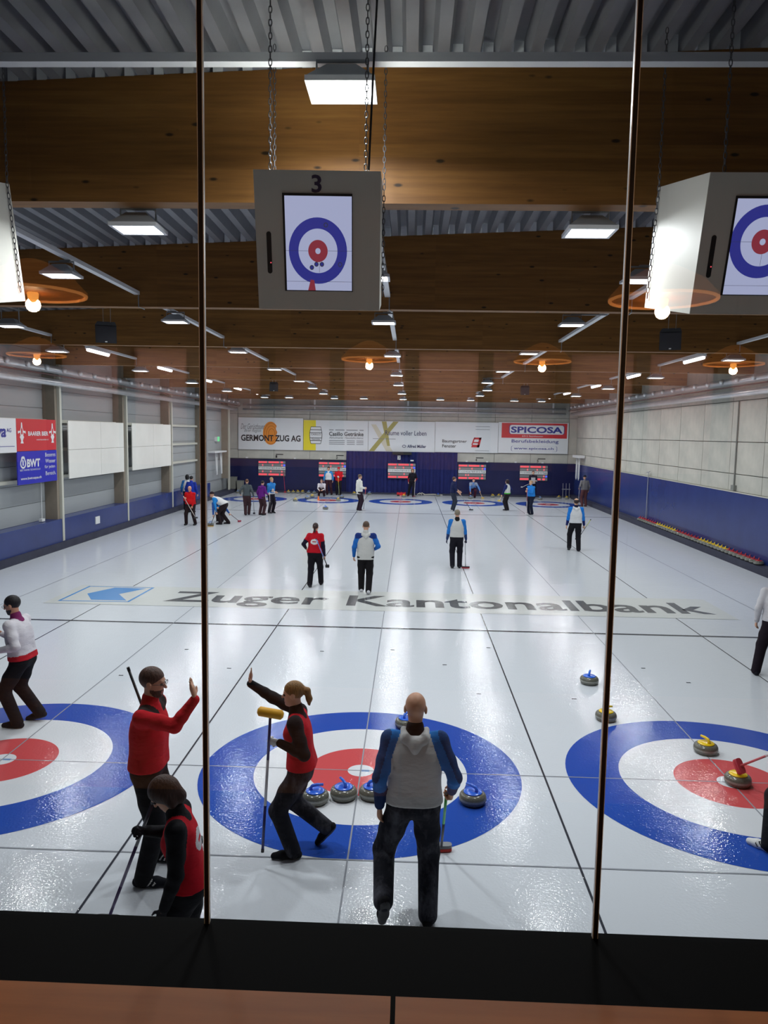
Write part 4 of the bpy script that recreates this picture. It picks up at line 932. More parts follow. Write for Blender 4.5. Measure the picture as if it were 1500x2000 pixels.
def person(label, pos, face, H=1.75, jacket=None, trousers=BLK, shoes=(26, 26, 30), sole=None, hair=('short', (60, 44, 36)), sk=SKIN, pelvis=None, lean=3, side=0, twist=0,
           feet=None, hands=None, hdir=(None, None), hmode=('relaxed', 'relaxed'), palm=(None, None), elbow=(None, None), head=(0, 0), female=False, stout=0.0, vox=0.018,
           gloves=(None, None), beard=None, glasses=False, hood=None, collar=None, badge=None, frost=False, group=None, yoke=None, sleeve_split=None, stripe=None, knee=(None, None), cap=None, jl=0.0):
    """local axes: x = the person's right, y = forward, z up.  Targets are in metres; 4-tuples ending in 'w' are world points."""
    s = H/1.75; psi = math.radians(face); root = thing('person', label, 'person', (pos[0], pos[1], 0), psi, group)
    Rw = rzm(-psi)
    def loc(p):
        if p is None: return None
        p = tuple(p)
        if len(p) == 4: return Rw@(np.array(p[:3])-np.array([pos[0], pos[1], 0]))
        return np.array(p, float)
    ld = lambda v: None if v is None else (Rw@unit(v[:3]) if len(v) == 4 else unit(v))
    P = np.array([0, 0, 0.93*s]) if pelvis is None else loc(pelvis)
    T = rzm(math.radians(twist))@rx(-math.radians(lean))@ry(math.radians(side))
    up, rt, fw = T[:, 2], T[:, 0], T[:, 1]
    shw = (0.165 if female else 0.185)*s; hpw = 0.09*s
    Np = P+up*0.53*s; C = P+up*0.34*s
    Rp = rzm(math.radians(twist*0.4)); prt = Rp[:, 0]
    hips = [P-prt*hpw-np.array([0, 0, 0.02*s]), P+prt*hpw-np.array([0, 0, 0.02*s])]
    shs = [P+up*0.465*s-rt*shw, P+up*0.465*s+rt*shw]
    Hm = rzm(math.radians(twist+head[0]))@rx(-math.radians(lean*0.35+head[1])); hup, hfw, hrt = Hm[:, 2], Hm[:, 1], Hm[:, 0]
    nd_ = unit(up*0.45+hup*0.55); hc = Np+nd_*0.165*s+hfw*0.015*s
    # legs
    ank, kne = [], []; feet = feet or [(-0.11*s, 0.0, 0.085), (0.11*s, 0.0, 0.085)]
    fyaw, fpit = [], []
    for i in (0, 1):
        f = feet[i]; ex = (0, 0)
        if isinstance(f, dict): ex = (f.get('yaw', 0), f.get('pitch', 0)); f = f['p']
        kp = np.array([(-0.12, 1, 0.1), (0.12, 1, 0.1)][i]) if knee[i] is None else np.array(knee[i], float)
        kk, aa = ik(hips[i], loc(f), 0.44*s, 0.42*s, kp); ank.append(aa); kne.append(kk); fyaw.append(ex[0]); fpit.append(ex[1])
    # arms
    hands = hands or [None, None]; elb, wri = [], []
    for i in (0, 1):
        sg = (-1, 1)[i]
        h = loc(hands[i]); h = shs[i]+np.array([sg*0.09*s, 0.06*s, -0.50*s]) if h is None else h
        pl = np.array([sg*0.5, -1, -0.3]) if elbow[i] is None else ld(elbow[i])
        e, w2 = ik(shs[i], h, 0.29*s, 0.255*s, pl); elb.append(e); wri.append(w2)
    near = vox < 0.0125; GRIPS = []
    # ---- body
    B = []; k = 0.03*s
    fl = (fw, 1.45)
    B += [cone(P+up*0.03*s, C, 0.095*s, 0.125*s, 'b', k, fl), cone(C, P+up*0.44*s, 0.135*s, 0.11*s, 'b', k, fl), cone(shs[0], shs[1], 0.05*s, 0.05*s, 'b', k), cone(Np-up*0.04*s, hc-hup*0.05*s-hfw*0.012*s, 0.056*s, 0.05*s, 'neck', 0.02)]
    for i in (0, 1):
        B += [cone(hips[i], kne[i], 0.070*s, 0.052*s, 'b', 0.012), cone(kne[i], ank[i], 0.050*s, 0.034*s, 'b', 0.02), cone(shs[i], elb[i], 0.044*s, 0.036*s, 'b', 0.02), cone(elb[i], wri[i], 0.036*s, 0.026*s, 'b', 0.015)]
    q = lambda x, y, z: hc+(hrt*x+hfw*y+hup*z)*s*(0.96 if female else 1.0)
    Rh = np.array([hrt, hfw, hup]); sr = lambda *r: np.array(r)*s*(0.96 if female else 1.0)
    B += [ell(q(0, -0.008, 0.03), sr(0.076, 0.097, 0.089), 'head', Rh, 0.02), ell(q(0, 0.026, -0.045), sr(0.057, 0.064, 0.074), 'head', Rh, 0.03), ell(q(0, 0.066, -0.100), sr(0.024, 0.022, 0.020), 'head', Rh, 0.03)]
    B += [cone(q(0, 0.086, 0.008), q(0, 0.108, -0.030), 0.008*s, 0.013*s, 'head', 0.012), cone(q(-0.034, 0.080, 0.022), q(0.034, 0.080, 0.022), 0.012*s, 0.012*s, 'head', 0.014)]
    for sg in (-1, 1): B += [ell(q(sg*0.078, -0.006, -0.010), sr(0.011, 0.022, 0.032), 'head', Rh, 0.006)]
    if near: B += [cone(q(-0.018, 0.085, -0.062), q(0.018, 0.085, -0.062), 0.007*s, 0.007*s, 'lips', 0.006), cone(q(-0.016, 0.083, -0.074), q(0.016, 0.083, -0.074), 0.008*s, 0.008*s, 'lips', 0.006)]
    subs = [ell(q(sg*0.032, 0.098, -0.002), sr(0.016, 0.014, 0.010), 's', Rh) for sg in (-1, 1)] if near else []
    for i in (0, 1):
        sg = (-1, 1)[i]; d = unit(wri[i]-elb[i]) if hdir[i] is None else ld(hdir[i])
        n0 = -rt*sg if palm[i] is None else ld(palm[i])
        n0 = n0-d*(n0@d); n0 = unit(n0); sd = np.cross(d, n0)
        ts = 1 if sd@fw > 0 else -1
        if palm[i] is not None and hmode[i] == 'open': ts = 1 if sd@np.array([-sg, 0, 0.3]) > 0 else -1
        W = wri[i]; tg = 'hand%d' % i; hs = s*(0.92 if female else 1.0); kk = 0.008 if near else 0.014
        GRIPS.append(W+d*0.088*hs+n0*0.034*hs)
        B.append(cone(W-d*0.01, W+d*0.082*hs, 0.030*hs, 0.040*hs, tg, 0.012, (n0, 1.9)))
        md = hmode[i]; c1, c2 = {'relaxed': (0.35, 0.9), 'open': (0.0, 0.06), 'grip': (1.25, 2.75)}[md]
        rf = 0.0088 if near else 0.0115
        for j, (of, ln) in enumerate(((-0.030, 0.058), (-0.010, 0.074), (0.010, 0.079), (0.030, 0.067))):
            of = of*ts; a = W+d*0.085*hs+sd*of*hs; spread = sd*(of*2.2 if md == 'open' else 0)
            d1 = unit(d*math.cos(c1)+n0*math.sin(c1)+spread*0.9); d2 = unit(d*math.cos(c2)+n0*math.sin(c2)+spread*0.9)
            m_ = a+d1*ln*0.55*hs; B += [cone(a, m_, rf*hs, rf*0.95*hs, tg, kk), cone(m_, m_+d2*ln*0.5*hs, rf*0.95*hs, rf*0.8*hs, tg, kk)]
        tb = W+d*0.025*hs+sd*ts*0.026*hs; t1 = unit(d*0.65+sd*ts*0.75+n0*(0.25 if md != 'grip' else 0.6)); t2 = unit(d*0.9+sd*ts*(0.3 if md != 'grip' else -0.1)+n0*(0.2 if md != 'grip' else 0.7))
        B += [cone(tb, tb+t1*0.042*hs, 0.0125*hs, 0.0105*hs, tg, kk), cone(tb+t1*0.042*hs, tb+t1*0.042*hs+t2*0.032*hs, 0.0105*hs, 0.0085*hs, tg, kk)]
    mats = [skin(sk), cloth(gloves[0]) if gloves[0] else skin(sk), cloth(gloves[1]) if gloves[1] else skin(sk), hairm(beard) if beard else skin(sk), mat('lips_%d' % sk[0], (176, 104, 96), 0.5)]
    def bm(ce, tg):
        o = np.zeros(len(ce), int); o[tg == 'hand0'] = 1; o[tg == 'hand1'] = 2; o[tg == 'lips'] = 4
        if beard:
            r = (ce-hc)@np.array([hrt, hfw, hup]).T/s; o[((tg == 'head')) & (r[:, 2] < -0.050) & (r[:, 1] > 0.0)] = 3
        return o
    body = link('body', sdf_mesh('body', B, subs, min(vox, 0.016)*(0.86 if near else 1), bm, mats), root)
    if near:
        for sg in (-1, 1):
            e = MB(); c = q(sg*0.032, 0.082, -0.002); r_ = 0.0125*s
            e.lathe([(r_*math.sin(PI*j/8)+1e-5, -r_*math.cos(PI*j/8)) for j in range(9)], 12, c=tuple(c)).obj('eye', mat('eye_dark', (40, 32, 30), 0.2), body, True)
    # ---- jacket
    j = dict(torso=WHT, upper=LBL, fore=NAV, yoke=None); j.update(jacket or {})
    st = 1+stout; J = []
    lv = [(-0.06-jl, .064, .152), (0.03, .060, .150), (0.12, .050, .143), (0.22, .053, .145), (0.31, .058, .146), (0.385, .070, .118)] if not female else [(-0.06-jl, .064, .150), (0.03, .055, .145), (0.12, .036, .126), (0.22, .038, .127), (0.31, .045, .128), (0.385, .060, .106)]
    for (z_, sp_, r_) in lv:
        m_ = st if z_ < 0.25 else 1+stout*0.5
        J.append(cone(P+up*z_*s-rt*sp_*s*m_, P+up*z_*s+rt*sp_*s*m_, r_*s*m_, r_*s*m_, 'torso', 0.05, (fw, 1.08)))
    J += [cone(shs[0]-up*0.005, shs[1]-up*0.005, 0.064*s, 0.064*s, 'torso', 0.05), cone(Np-up*0.07*s, Np+nd_*0.03*s, 0.080*s, 0.066*s, 'collar', 0.03)]
    if stout > 0.05: J.append(ell(P+up*0.10*s+fw*0.06*s, np.array([0.15, 0.14, 0.15])*s*st, 'torso', np.array([rt, fw, up]), 0.06))
    if female: J += [ell(P+up*0.33*s+fw*0.075*s+rt*sg*0.06*s, np.array([0.065, 0.06, 0.065])*s, 'torso', None, 0.04) for sg in (-1, 1)]
    JA = []
    for i in (0, 1):
        ua = shs[i]+(elb[i]-shs[i])*0.55; fa = elb[i]+(wri[i]-elb[i])*0.35
        JA += [cone(shs[i], ua, 0.066*s, 0.058*s, 'upper', 0.035), cone(ua, elb[i], 0.058*s, 0.053*s, 'upper2', 0.03), cone(elb[i], fa, 0.053*s, 0.048*s, 'fore', 0.025), cone(fa, wri[i]-unit(wri[i]-elb[i])*0.008, 0.048*s, 0.039*s, 'fore2', 0.02)]
    cols = [j['torso'], j['upper'], j.get('upper2', j['upper']), j.get('fore', j['upper']), j.get('fore2', j.get('fore')), collar or j['torso'], j['yoke'] or j['upper'], badge or WHT, j.get('front', j['torso']), j.get('hem', j['torso']), j.get('patch', j['torso']), j.get('overc', j['torso'])]
    jm = [cloth(tuple(c)) for c in cols]
    def jf(ce, tg):
        o = np.zeros(len(ce), int)
        for a, t_ in (('upper', 1), ('upper2', 2), ('fore', 3), ('fore2', 4), ('collar', 5)): o[tg == a] = t_
        r = (ce-P)@np.array([rt, fw, up]).T/s
        tor = (o == 0)
        o[tor & (np.abs(r[:, 0]) > 0.190-0.36*(r[:, 2]-0.30)) & (r[:, 2] > 0.27)] = 1
        if j['yoke']: o[((tg == 'torso') | (tg == 'upper')) & (r[:, 2] > 0.40+0.6*np.maximum(0, 0.14-np.abs(r[:, 0]))) & (r[:, 2] < 0.56) & (np.abs(r[:, 0]) < 0.25)] = 6
        if j.get('patch'): o[((tg == 'torso') | (tg == 'upper')) & (r[:, 2] > 0.445) & (np.abs(r[:, 0]) < 0.19) & (np.abs(r[:, 0]) > 0.04) & (r[:, 2] < 0.56)] = 10
        if j.get('front'): o[tor & (r[:, 1] > 0.02) & (np.abs(r[:, 0]) < 0.13) & (r[:, 2] < 0.40)] = 8
        if j.get('hem'): o[tor & (r[:, 2] < 0.07)] = 9
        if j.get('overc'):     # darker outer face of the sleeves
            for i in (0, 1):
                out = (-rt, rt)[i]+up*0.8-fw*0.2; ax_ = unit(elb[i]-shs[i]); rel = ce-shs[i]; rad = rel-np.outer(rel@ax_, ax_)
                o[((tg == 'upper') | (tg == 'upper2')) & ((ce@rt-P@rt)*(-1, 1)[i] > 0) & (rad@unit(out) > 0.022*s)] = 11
        if badge: o[tor & (r[:, 1] < -0.03) & (((r[:, 0])/0.105)**2+((r[:, 2]-0.30)/0.075)**2 < 1) & ~((np.abs(r[:, 2]-0.30) < 0.012) & (np.abs(r[:, 0]) < 0.05))] = 7
        return o
    hemcut = [('h', unit(up+np.array([0, 0, 1.5])), P-up*(-0.005+jl)*s, 's', 0)]      # clean lower hem
    link('jacket', sdf_mesh('jacket', J, hemcut, vox, jf, jm, 2, JA), root)
    # ---- trousers
    Tr = [cone(hips[0], hips[1], 0.110*s*st, 0.110*s*st, 't', 0.05, (fw, 0.95)), cone(P+up*0.03*s-prt*0.05*s, P+up*0.03*s+prt*0.05*s, 0.120*s*st, 0.120*s*st, 't', 0.05, (fw, 1.06))]
    for i in (0, 1):
        sh = ank[i]+unit(kne[i]-ank[i])*(-0.012*s); th = hips[i]+(kne[i]-hips[i])*0.55
        Tr += [cone(hips[i]-np.array([0, 0, 0.02*s]), th, 0.105*s*(1+stout*0.5), 0.096*s, 't', 0.03), cone(th, kne[i], 0.096*s, 0.083*s, 't', 0.03), cone(kne[i], sh, 0.083*s, 0.072*s, 't', 0.03)]
    link('trousers', sdf_mesh('trousers', Tr, [], vox, lambda ce, tg: np.zeros(len(ce), int), [cloth(tuple(trousers), frost)], 2), root)
    # ---- shoes
    for i in (0, 1):
        ya, pa = math.radians(fyaw[i]), math.radians(fpit[i]); Fm = rzm(-ya)@rx(-pa); fd, fs, fu = Fm[:, 1], Fm[:, 0], Fm[:, 2]; a = ank[i]
        Sh = [cone(a-fd*0.05*s-fu*0.045, a+fd*0.10*s-fu*0.050, 0.040*s, 0.043*s, 'u', 0.02), cone(a+fd*0.10*s-fu*0.050, a+fd*0.175*s-fu*0.058, 0.043*s, 0.033*s, 'u', 0.02), cone(a-fu*0.04, a+fu*0.03, 0.045*s, 0.044*s, 'u', 0.03)]
        def sm(ce, tg, a=a, fu=fu, fd=fd):
            h = (ce-a)@fu; o = (h < -0.068).astype(int)
            if stripe: y_ = (ce-a)@fd; o[(h > -0.06) & (h < -0.01) & (np.mod(y_-h*0.7, 0.04) < 0.015) & (y_ > 0.0) & (y_ < 0.11)] = 2
            return o
        link('shoe', sdf_mesh('shoe', Sh, [('h', fu, a-fu*0.085, 's', 0)], max(min(vox, 0.012), 0.007), sm, [cloth(tuple(shoes)), mat('sole_%d_%d_%d' % tuple(sole or (40, 40, 44)), sole or (40, 40, 44), 0.6), cloth(tuple(stripe or shoes))]), root)
    # ---- hair
    hs, hcol = hair
    if hs != 'none':
        hv = max(min(vox, 0.014)*0.8, 0.006)
        A = [ell(q(0, -0.012, 0.034), sr(0.081, 0.102, 0.094), 'x', Rh, 0.02)]
        Sb = [ell(q(0, 0.105, -0.040), sr(0.082, 0.080, 0.092), 's', Rh), ('h', -hup*-1.0, q(0, 0, -0.055), 's', 0)]
        Sb = [ell(q(0, 0.105, -0.040), sr(0.082, 0.080, 0.092), 's', Rh)]
        cut = ('h', hup+hfw*(-0.55)*(-1), q(0, -0.05, -0.062), 's', 0)
        if hs == 'short': Sb.append(('h', unit(hup-hfw*0.75), q(0, -0.02, -0.028), 's', 0))
        if hs == 'crop': A = [ell(q(0, -0.010, 0.032), sr(0.079, 0.100, 0.092), 'x', Rh, 0.02)]; Sb.append(('h', unit(hup-hfw*0.75), q(0, -0.02, -0.012), 's', 0))
        if hs == 'ring': A = [ell(q(0, -0.012, 0.020), sr(0.083, 0.103, 0.085), 'x', Rh, 0.02)]; Sb += [('h', unit(hup-hfw*0.75), q(0, -0.02, -0.030), 's', 0), ell(q(0, 0.0, 0.115), sr(0.062, 0.085, 0.072), 's', Rh)]
        if hs == 'bob':
            A = [ell(q(0, -0.014, 0.030), sr(0.094, 0.112, 0.104), 'x', Rh, 0.03), cone(q(-0.060, -0.02, 0.0), q(-0.062, -0.012, -0.085), 0.040*s, 0.034*s, 'x', 0.03), cone(q(0.060, -0.02, 0.0), q(0.062, -0.012, -0.085), 0.040*s, 0.034*s, 'x', 0.03), cone(q(0, -0.06, 0.0), q(0, -0.062, -0.09), 0.065*s, 0.055*s, 'x', 0.03)]
            Sb = [ell(q(0, 0.108, -0.045), sr(0.072, 0.085, 0.10), 's', Rh)]
        if hs in ('pony', 'longpony'):
            Sb.append(('h', unit(hup-hfw*0.75), q(0, -0.02, -0.035), 's', 0))
            e1 = q(0, -0.135, 0.02); e2 = q(0, -0.150, -0.06 if hs == 'pony' else -0.10)
            A += [cone(q(0, -0.095, 0.045), e1, 0.022*s, 0.030*s, 'x', 0.02), cone(e1, e2, 0.032*s, 0.028*s, 'x', 0.02), cone(e2, e2+np.array([0, 0, -0.07*s if hs == 'pony' else -0.15*s]), 0.028*s, 0.010*s, 'x', 0.02)]
        if hs == 'cap':
            A = [ell(q(0, -0.010, 0.036), sr(0.086, 0.106, 0.092), 'x', Rh, 0.02), cone(q(-0.03, 0.09, 0.035), q(0.03, 0.09, 0.035), 0.035*s, 0.035*s, 'x', 0.01, (hup, 4.0))]
            Sb = [('h', hup, q(0, 0, 0.018), 's', 0)]
        link('cap' if hs == 'cap' else 'hair', sdf_mesh('hair', A, Sb, hv, lambda ce, tg: np.zeros(len(ce), int), [cloth(tuple(hcol)) if hs == 'cap' else hairm(tuple(hcol))]), body)
    if glasses:
        g = MB()
        for sg in (-1, 1):
            pts = [q(sg*0.034+0.024*math.cos(2*PI*i/12), 0.104, 0.002+0.018*math.sin(2*PI*i/12)) for i in range(13)]
            g.tube([tuple(p) for p in pts], 0.0022, 5, caps=False); g.tube([tuple(q(sg*0.058, 0.102, 0.006)), tuple(q(sg*0.084, 0.02, 0.004))], 0.0022, 5)
        g.tube([tuple(q(-0.012, 0.106, 0.006)), tuple(q(0.012, 0.106, 0.006))], 0.0022, 5).obj('glasses', mat('glasses_frame', (60, 46, 40), 0.3), body)
    if hood:
        n_ = lambda x, y, z: Np+(rt*x+fw*y+up*z)*s
        Hd = [cone(n_(-0.085, 0.02, 0.0), n_(-0.07, -0.085, -0.035), 0.026*s, 0.034*s, 'x', 0.03), cone(n_(0.085, 0.02, 0.0), n_(0.07, -0.085, -0.035), 0.026*s, 0.034*s, 'x', 0.03), cone(n_(-0.07, -0.085, -0.035), n_(0.0, -0.115, -0.085), 0.034*s, 0.036*s, 'x', 0.03), cone(n_(0.07, -0.085, -0.035), n_(0.0, -0.115, -0.085), 0.034*s, 0.036*s, 'x', 0.03), cone(n_(0, -0.1, -0.05), n_(0, -0.118, -0.12), 0.04*s, 0.022*s, 'x', 0.03)]
        link('hood', sdf_mesh('hood', Hd, [], max(vox, 0.007), lambda ce, tg: np.zeros(len(ce), int), [cloth(tuple(hood))], 2), root)
    LAST[:] = [Vector(rzm(psi)@g+np.array([pos[0], pos[1], 0])) for g in GRIPS]
    return root

LAST = []        # grip points of the person built last
def broom(label, top, end, cols, head='pad', hcol=(30, 30, 34), pad=None, hd=(1, 0, 0), group=None, r=0.0125, hl=0.10, axis=None, hold=None):
    """stick from top to end (world), sweeping head at end"""
    top, end = Vector(top), Vector(end)
    if hold:              # run the stick through the closed hand; 'end' stops it at the fist
        g = LAST[hold[0]]; u_ = (g-end).normalized(); top = g+u_*0.02 if hold[1] == 'end' else end+u_*max((top-end).length, (g-end).length+0.05)
    t = thing('curling_broom', label, 'broom', tuple(end), 0, group); d = top-end
    n = len(cols)
    for i, c in enumerate(cols):
        MB().tube([tuple(d*(i/n)), tuple(d*((i+1)/n))], r, 10).obj('stick' if i == 0 else 'stick_section', mat('stick_%d_%d_%d' % tuple(c), c, 0.35), t, True)
    MB().tube([tuple(d*0.985), tuple(d*1.0+d.normalized()*0.012)], r*1.15, 8).obj('end_cap', M_BLACK, t)
    h = Vector(hd).normalized(); up_ = Vector((0, 0, 1)) if abs(d.normalized().z) > 0.2 else d.normalized()
    if axis: up_ = d.normalized(); h = (h-up_*h.dot(up_)).normalized()
    if head == 'pad':
        sd = h.cross(up_).normalized(); b = MB(); b2 = MB()
        for (mb, z0, z1, wx) in ((b, 0.012, 0.045, 0.040), (b2, -0.012, 0.014, 0.045)):
            pts = []
            for k in range(16):
                a = 2*PI*k/16; cx, sx_ = math.cos(a), math.sin(a)
                pts.append(h*(hl*(abs(cx)**0.5)*(1 if cx > 0 else -1)) + sd*(wx*(abs(sx_)**0.6)*(1 if sx_ > 0 else -1)) + up_*z0)
            mb.prism([tuple(p) for p in pts], tuple(up_*(z1-z0)))
        b.obj('head', mat('broomhead_%d_%d_%d' % tuple(hcol), hcol, 0.45), t); pc = pad or hcol; b2.obj('pad', mat('broompad_%d_%d_%d' % tuple(pc), pc, 0.8), t)
    else:   # round-ended roller shaped head
        MB().tube([tuple(h*-hl), tuple(h*-hl*0.85), tuple(h*hl*0.85), tuple(h*hl)], [0.02, 0.042, 0.042, 0.02], 14).obj('head', mat('broomhead_%d_%d_%d' % tuple(hcol), hcol, 0.6), t, True)
    return t

# ================================================================== players near the window
NV = 0.0085
person('man in red sweater and glasses raising his hand for a high five', (-1.71, -2.13), -90, 1.86, dict(torso=RED_, upper=RED_, fore=RED_, patch=(24, 20, 24)), BLK, (24, 26, 34), (30, 32, 40), ('short', (92, 64, 54)), lean=2,
       feet=[dict(p=(-1.72, -1.93, 0.085, 'w'), yaw=8), dict(p=(-1.70, -2.33, 0.085, 'w'), yaw=-5)], hands=[(-1.71, -1.90, 1.05, 'w'), (-1.24, -2.33, 1.66, 'w')], elbow=((-0.4, 1, -0.3, 'w'), (0.3, -0.5, -1, 'w')),
       hdir=(None, (-0.30, 0.12, 1.0, 'w')), hmode=('grip', 'open'), palm=(None, (1, 0.1, 0.3, 'w')), head=(0, 4), vox=NV, beard=(78, 54, 46), glasses=True, collar=RED_, badge=(214, 210, 206), stripe=(224, 224, 224))
broom('dark broom stick rising behind the man in the red sweater', (-2.0, -1.80, 1.73), (-1.46, -1.72, 0.06), [(34, 34, 40), (34, 34, 40)], 'pad', (30, 30, 34))
person('woman with brown bob in red and black top looking down', (-0.97, -3.58), 100, 1.64, dict(torso=RED_, upper=BLK, fore=BLK), BLK, (26, 26, 30), None, ('bob', (62, 36, 30)), female=True, lean=9,
       pelvis=(0, -0.04, 0.86), feet=[(-0.11, 0.16, 0.085), dict(p=(0.10, -0.22, 0.10), pitch=15)], hands=[(-1.03, -3.80, 0.80, 'w'), (-1.26, -3.47, 1.14, 'w')], hmode=('relaxed', 'grip'), head=(0, 38), vox=NV, gloves=((36, 36, 42), (36, 36, 42)), collar=(22, 22, 26), badge=(206, 204, 208), elbow=((1, -0.5, -0.2, 'w'), None))
broom('dark purple broom held by the woman with the brown bob', (-1.20, -3.48, 1.36), (-1.80, -2.86, 0.03), [(66, 46, 92), (66, 46, 92), (44, 40, 56)], 'pad', (40, 40, 46))
person('striding woman with blond ponytail in red and black, one hand up', (-0.45, -1.76), 90, 1.69, dict(torso=RED_, upper=BLK, fore=BLK), (26, 26, 34), (24, 24, 28), (92, 88, 84), ('pony', (156, 112, 62)), female=True, lean=6,
       pelvis=(0.0, -0.02, 0.86), feet=[dict(p=(-0.50, -1.84, 0.085, 'w'), yaw=-4), dict(p=(-0.23, -1.60, 0.19, 'w'), pitch=48, yaw=6)], hands=[(-0.60, -1.99, 1.16, 'w'), (-0.97, -1.60, 1.57, 'w')], elbow=((1, -0.1, -0.35, 'w'), (0.1, 0.2, -1, 'w')),
       hdir=((-1, 0, 0.15, 'w'), (0.10, 0.02, 1, 'w')), hmode=('grip', 'open'), palm=((0, 1, 0, 'w'), (-1, -0.2, 0, 'w')), head=(0, 2), vox=NV, gloves=((196, 196, 196), None), collar=(22, 22, 26), frost=True)
broom('upright broom with thick yellow roller head held by the striding woman', (-0.745, -2.0, 0.16), (-0.675, -2.0, 1.43), [(36, 40, 104), (190, 192, 200), (36, 40, 104)], 'roll', (224, 164, 20), hd=(1, 0, -0.15), hl=0.115)
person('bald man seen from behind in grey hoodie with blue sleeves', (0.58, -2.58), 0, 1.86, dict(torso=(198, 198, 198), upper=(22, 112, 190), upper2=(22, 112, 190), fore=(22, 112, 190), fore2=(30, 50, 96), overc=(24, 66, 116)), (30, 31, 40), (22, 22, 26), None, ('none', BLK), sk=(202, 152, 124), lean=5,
       pelvis=(0.0, 0.0, 0.965), feet=[dict(p=(0.36, -2.90, 0.33, 'w'), pitch=62, yaw=-12), dict(p=(0.71, -2.68, 0.085, 'w'), yaw=5)], hands=[(0.31, -2.60, 0.93, 'w'), (0.89, -2.44, 0.99, 'w')], hmode=('relaxed', 'grip'), head=(-4, 0), vox=NV, hood=(200, 200, 200), collar=(22, 22, 26), stout=0.02, frost=True, elbow=((-0.35, -1, 0, 'w'), (0.4, -1, 0, 'w')))
broom('green broom with red pad held by the bald man', (0.90, -2.50, 1.04), (0.86, -1.62, 0.02), [(70, 74, 80), (56, 170, 70)], 'pad', (120, 124, 130), (200, 60, 54), hd=(1, 0.1, 0), hold=(1, 'end'))
person('bearded man with glasses in white jacket walking past', (-4.50, 1.04), 88, 1.78, dict(torso=(206, 202, 208), upper=(206, 202, 208), fore=(206, 202, 208), hem=(186, 30, 44)), BLK, (30, 30, 36), None, ('short', (30, 26, 30)), sk=SKIN2, lean=8,
       pelvis=(0, -0.03, 0.90), feet=[dict(p=(-4.52, 0.93, 0.085, 'w')), dict(p=(-4.36, 1.20, 0.12, 'w'), pitch=14)], hands=[(-4.66, 0.80, 1.06, 'w'), (-4.76, 1.08, 1.20, 'w')], hmode=('grip', 'grip'), head=(4, 10), vox=0.0095, gloves=((34, 32, 40), None), beard=(40, 32, 34), glasses=True, collar=(120, 40, 90), elbow=((1, -0.3, -0.3, 'w'), None))
broom('lime and grey broom carried by the bearded man', (-4.74, 0.80, 1.32), (-4.80, 0.62, 0.03), [(170, 196, 60), (140, 142, 150), (150, 152, 160)], 'pad', (34, 34, 38), hd=(0, 1, 0))
person('player in white jacket and black trousers at the edge of the ice, legs apart', (6.48, 3.85), -20, 1.78, dict(torso=(204, 202, 206), upper=(204, 202, 206), fore=(204, 202, 206)), (28, 20, 30), (22, 22, 30), None, ('short', (70, 54, 46)), lean=2,
       feet=[dict(p=(6.29, 4.02, 0.085, 'w'), yaw=-10), dict(p=(6.44, 3.66, 0.085, 'w'))], vox=0.011)
person('player in dark trousers with white striped shoes beside the right rings', (4.26, -1.42), 2, 1.78, dict(torso=(40, 44, 60), upper=(40, 44, 60), fore=(40, 44, 60)), (24, 24, 28), (222, 222, 220), (226, 226, 224), ('short', (60, 44, 38)), lean=22,
       pelvis=(0, -0.10, 0.88), feet=[dict(p=(3.96, -1.44, 0.085, 'w'), yaw=-42), dict(p=(4.46, -1.72, 0.085, 'w'), yaw=10)], hands=[(4.34, -1.16, 1.02, 'w'), (4.56, -1.14, 0.99, 'w')], hmode=('relaxed', 'grip'), vox=0.0095, stripe=(26, 26, 32))
broom('red broom whose head rests over the yellow stone at the centre', (4.60, -1.16, 1.09), (4.225, -0.12, 0.24), [(196, 90, 96), (214, 206, 206), (196, 90, 96)], 'pad', (170, 44, 60), (190, 60, 70), hd=(0, 0, 1), hl=0.085, axis=True)

# ================================================================== players walking away, mid ice
MV = 0.012
person('woman with long dark ponytail in red top walking away', (-1.85, 10.37), -3, 1.62, dict(torso=RED_, upper=RED_, upper2=(28, 20, 44), fore=(28, 20, 44)), (20, 18, 26), (34, 30, 38), None, ('longpony', (60, 36, 34)), female=True, stout=0.10, lean=4,
       feet=[dict(p=(-0.10, -0.16, 0.10), pitch=25), (0.12, 0.22, 0.085)], hands=[(-0.26, 0.12, 0.95), (-1.60, 10.32, 0.76, 'w')], hmode=('relaxed', 'grip'), vox=MV, badge=(226, 226, 228))
broom('blue broom with black ball end carried by the woman with the ponytail', (-1.80, 10.17, 1.24), (-1.52, 10.22, 0.55), [(40, 40, 46), (120, 140, 206), (120, 140, 206)], 'roll', (24, 24, 28), hl=0.05)
person('man in white hooded jacket with dark yoke, looking down as he walks away', (-0.53, 9.60), 4, 1.78, dict(torso=(204, 204, 202), upper=(34, 104, 190), fore=(34, 104, 190), yoke=(30, 52, 120)), (24, 22, 26), (214, 214, 220), (190, 190, 200), ('crop', (104, 82, 68)), lean=5,
       feet=[dict(p=(-0.09, 0.26, 0.085)), dict(p=(0.08, -0.10, 0.11), pitch=22)], hands=[None, (-0.31, 9.75, 1.08, 'w')], hmode=('relaxed', 'grip'), head=(-6, 18), vox=MV, hood=(206, 206, 204), stripe=(24, 24, 30), jl=0.10)
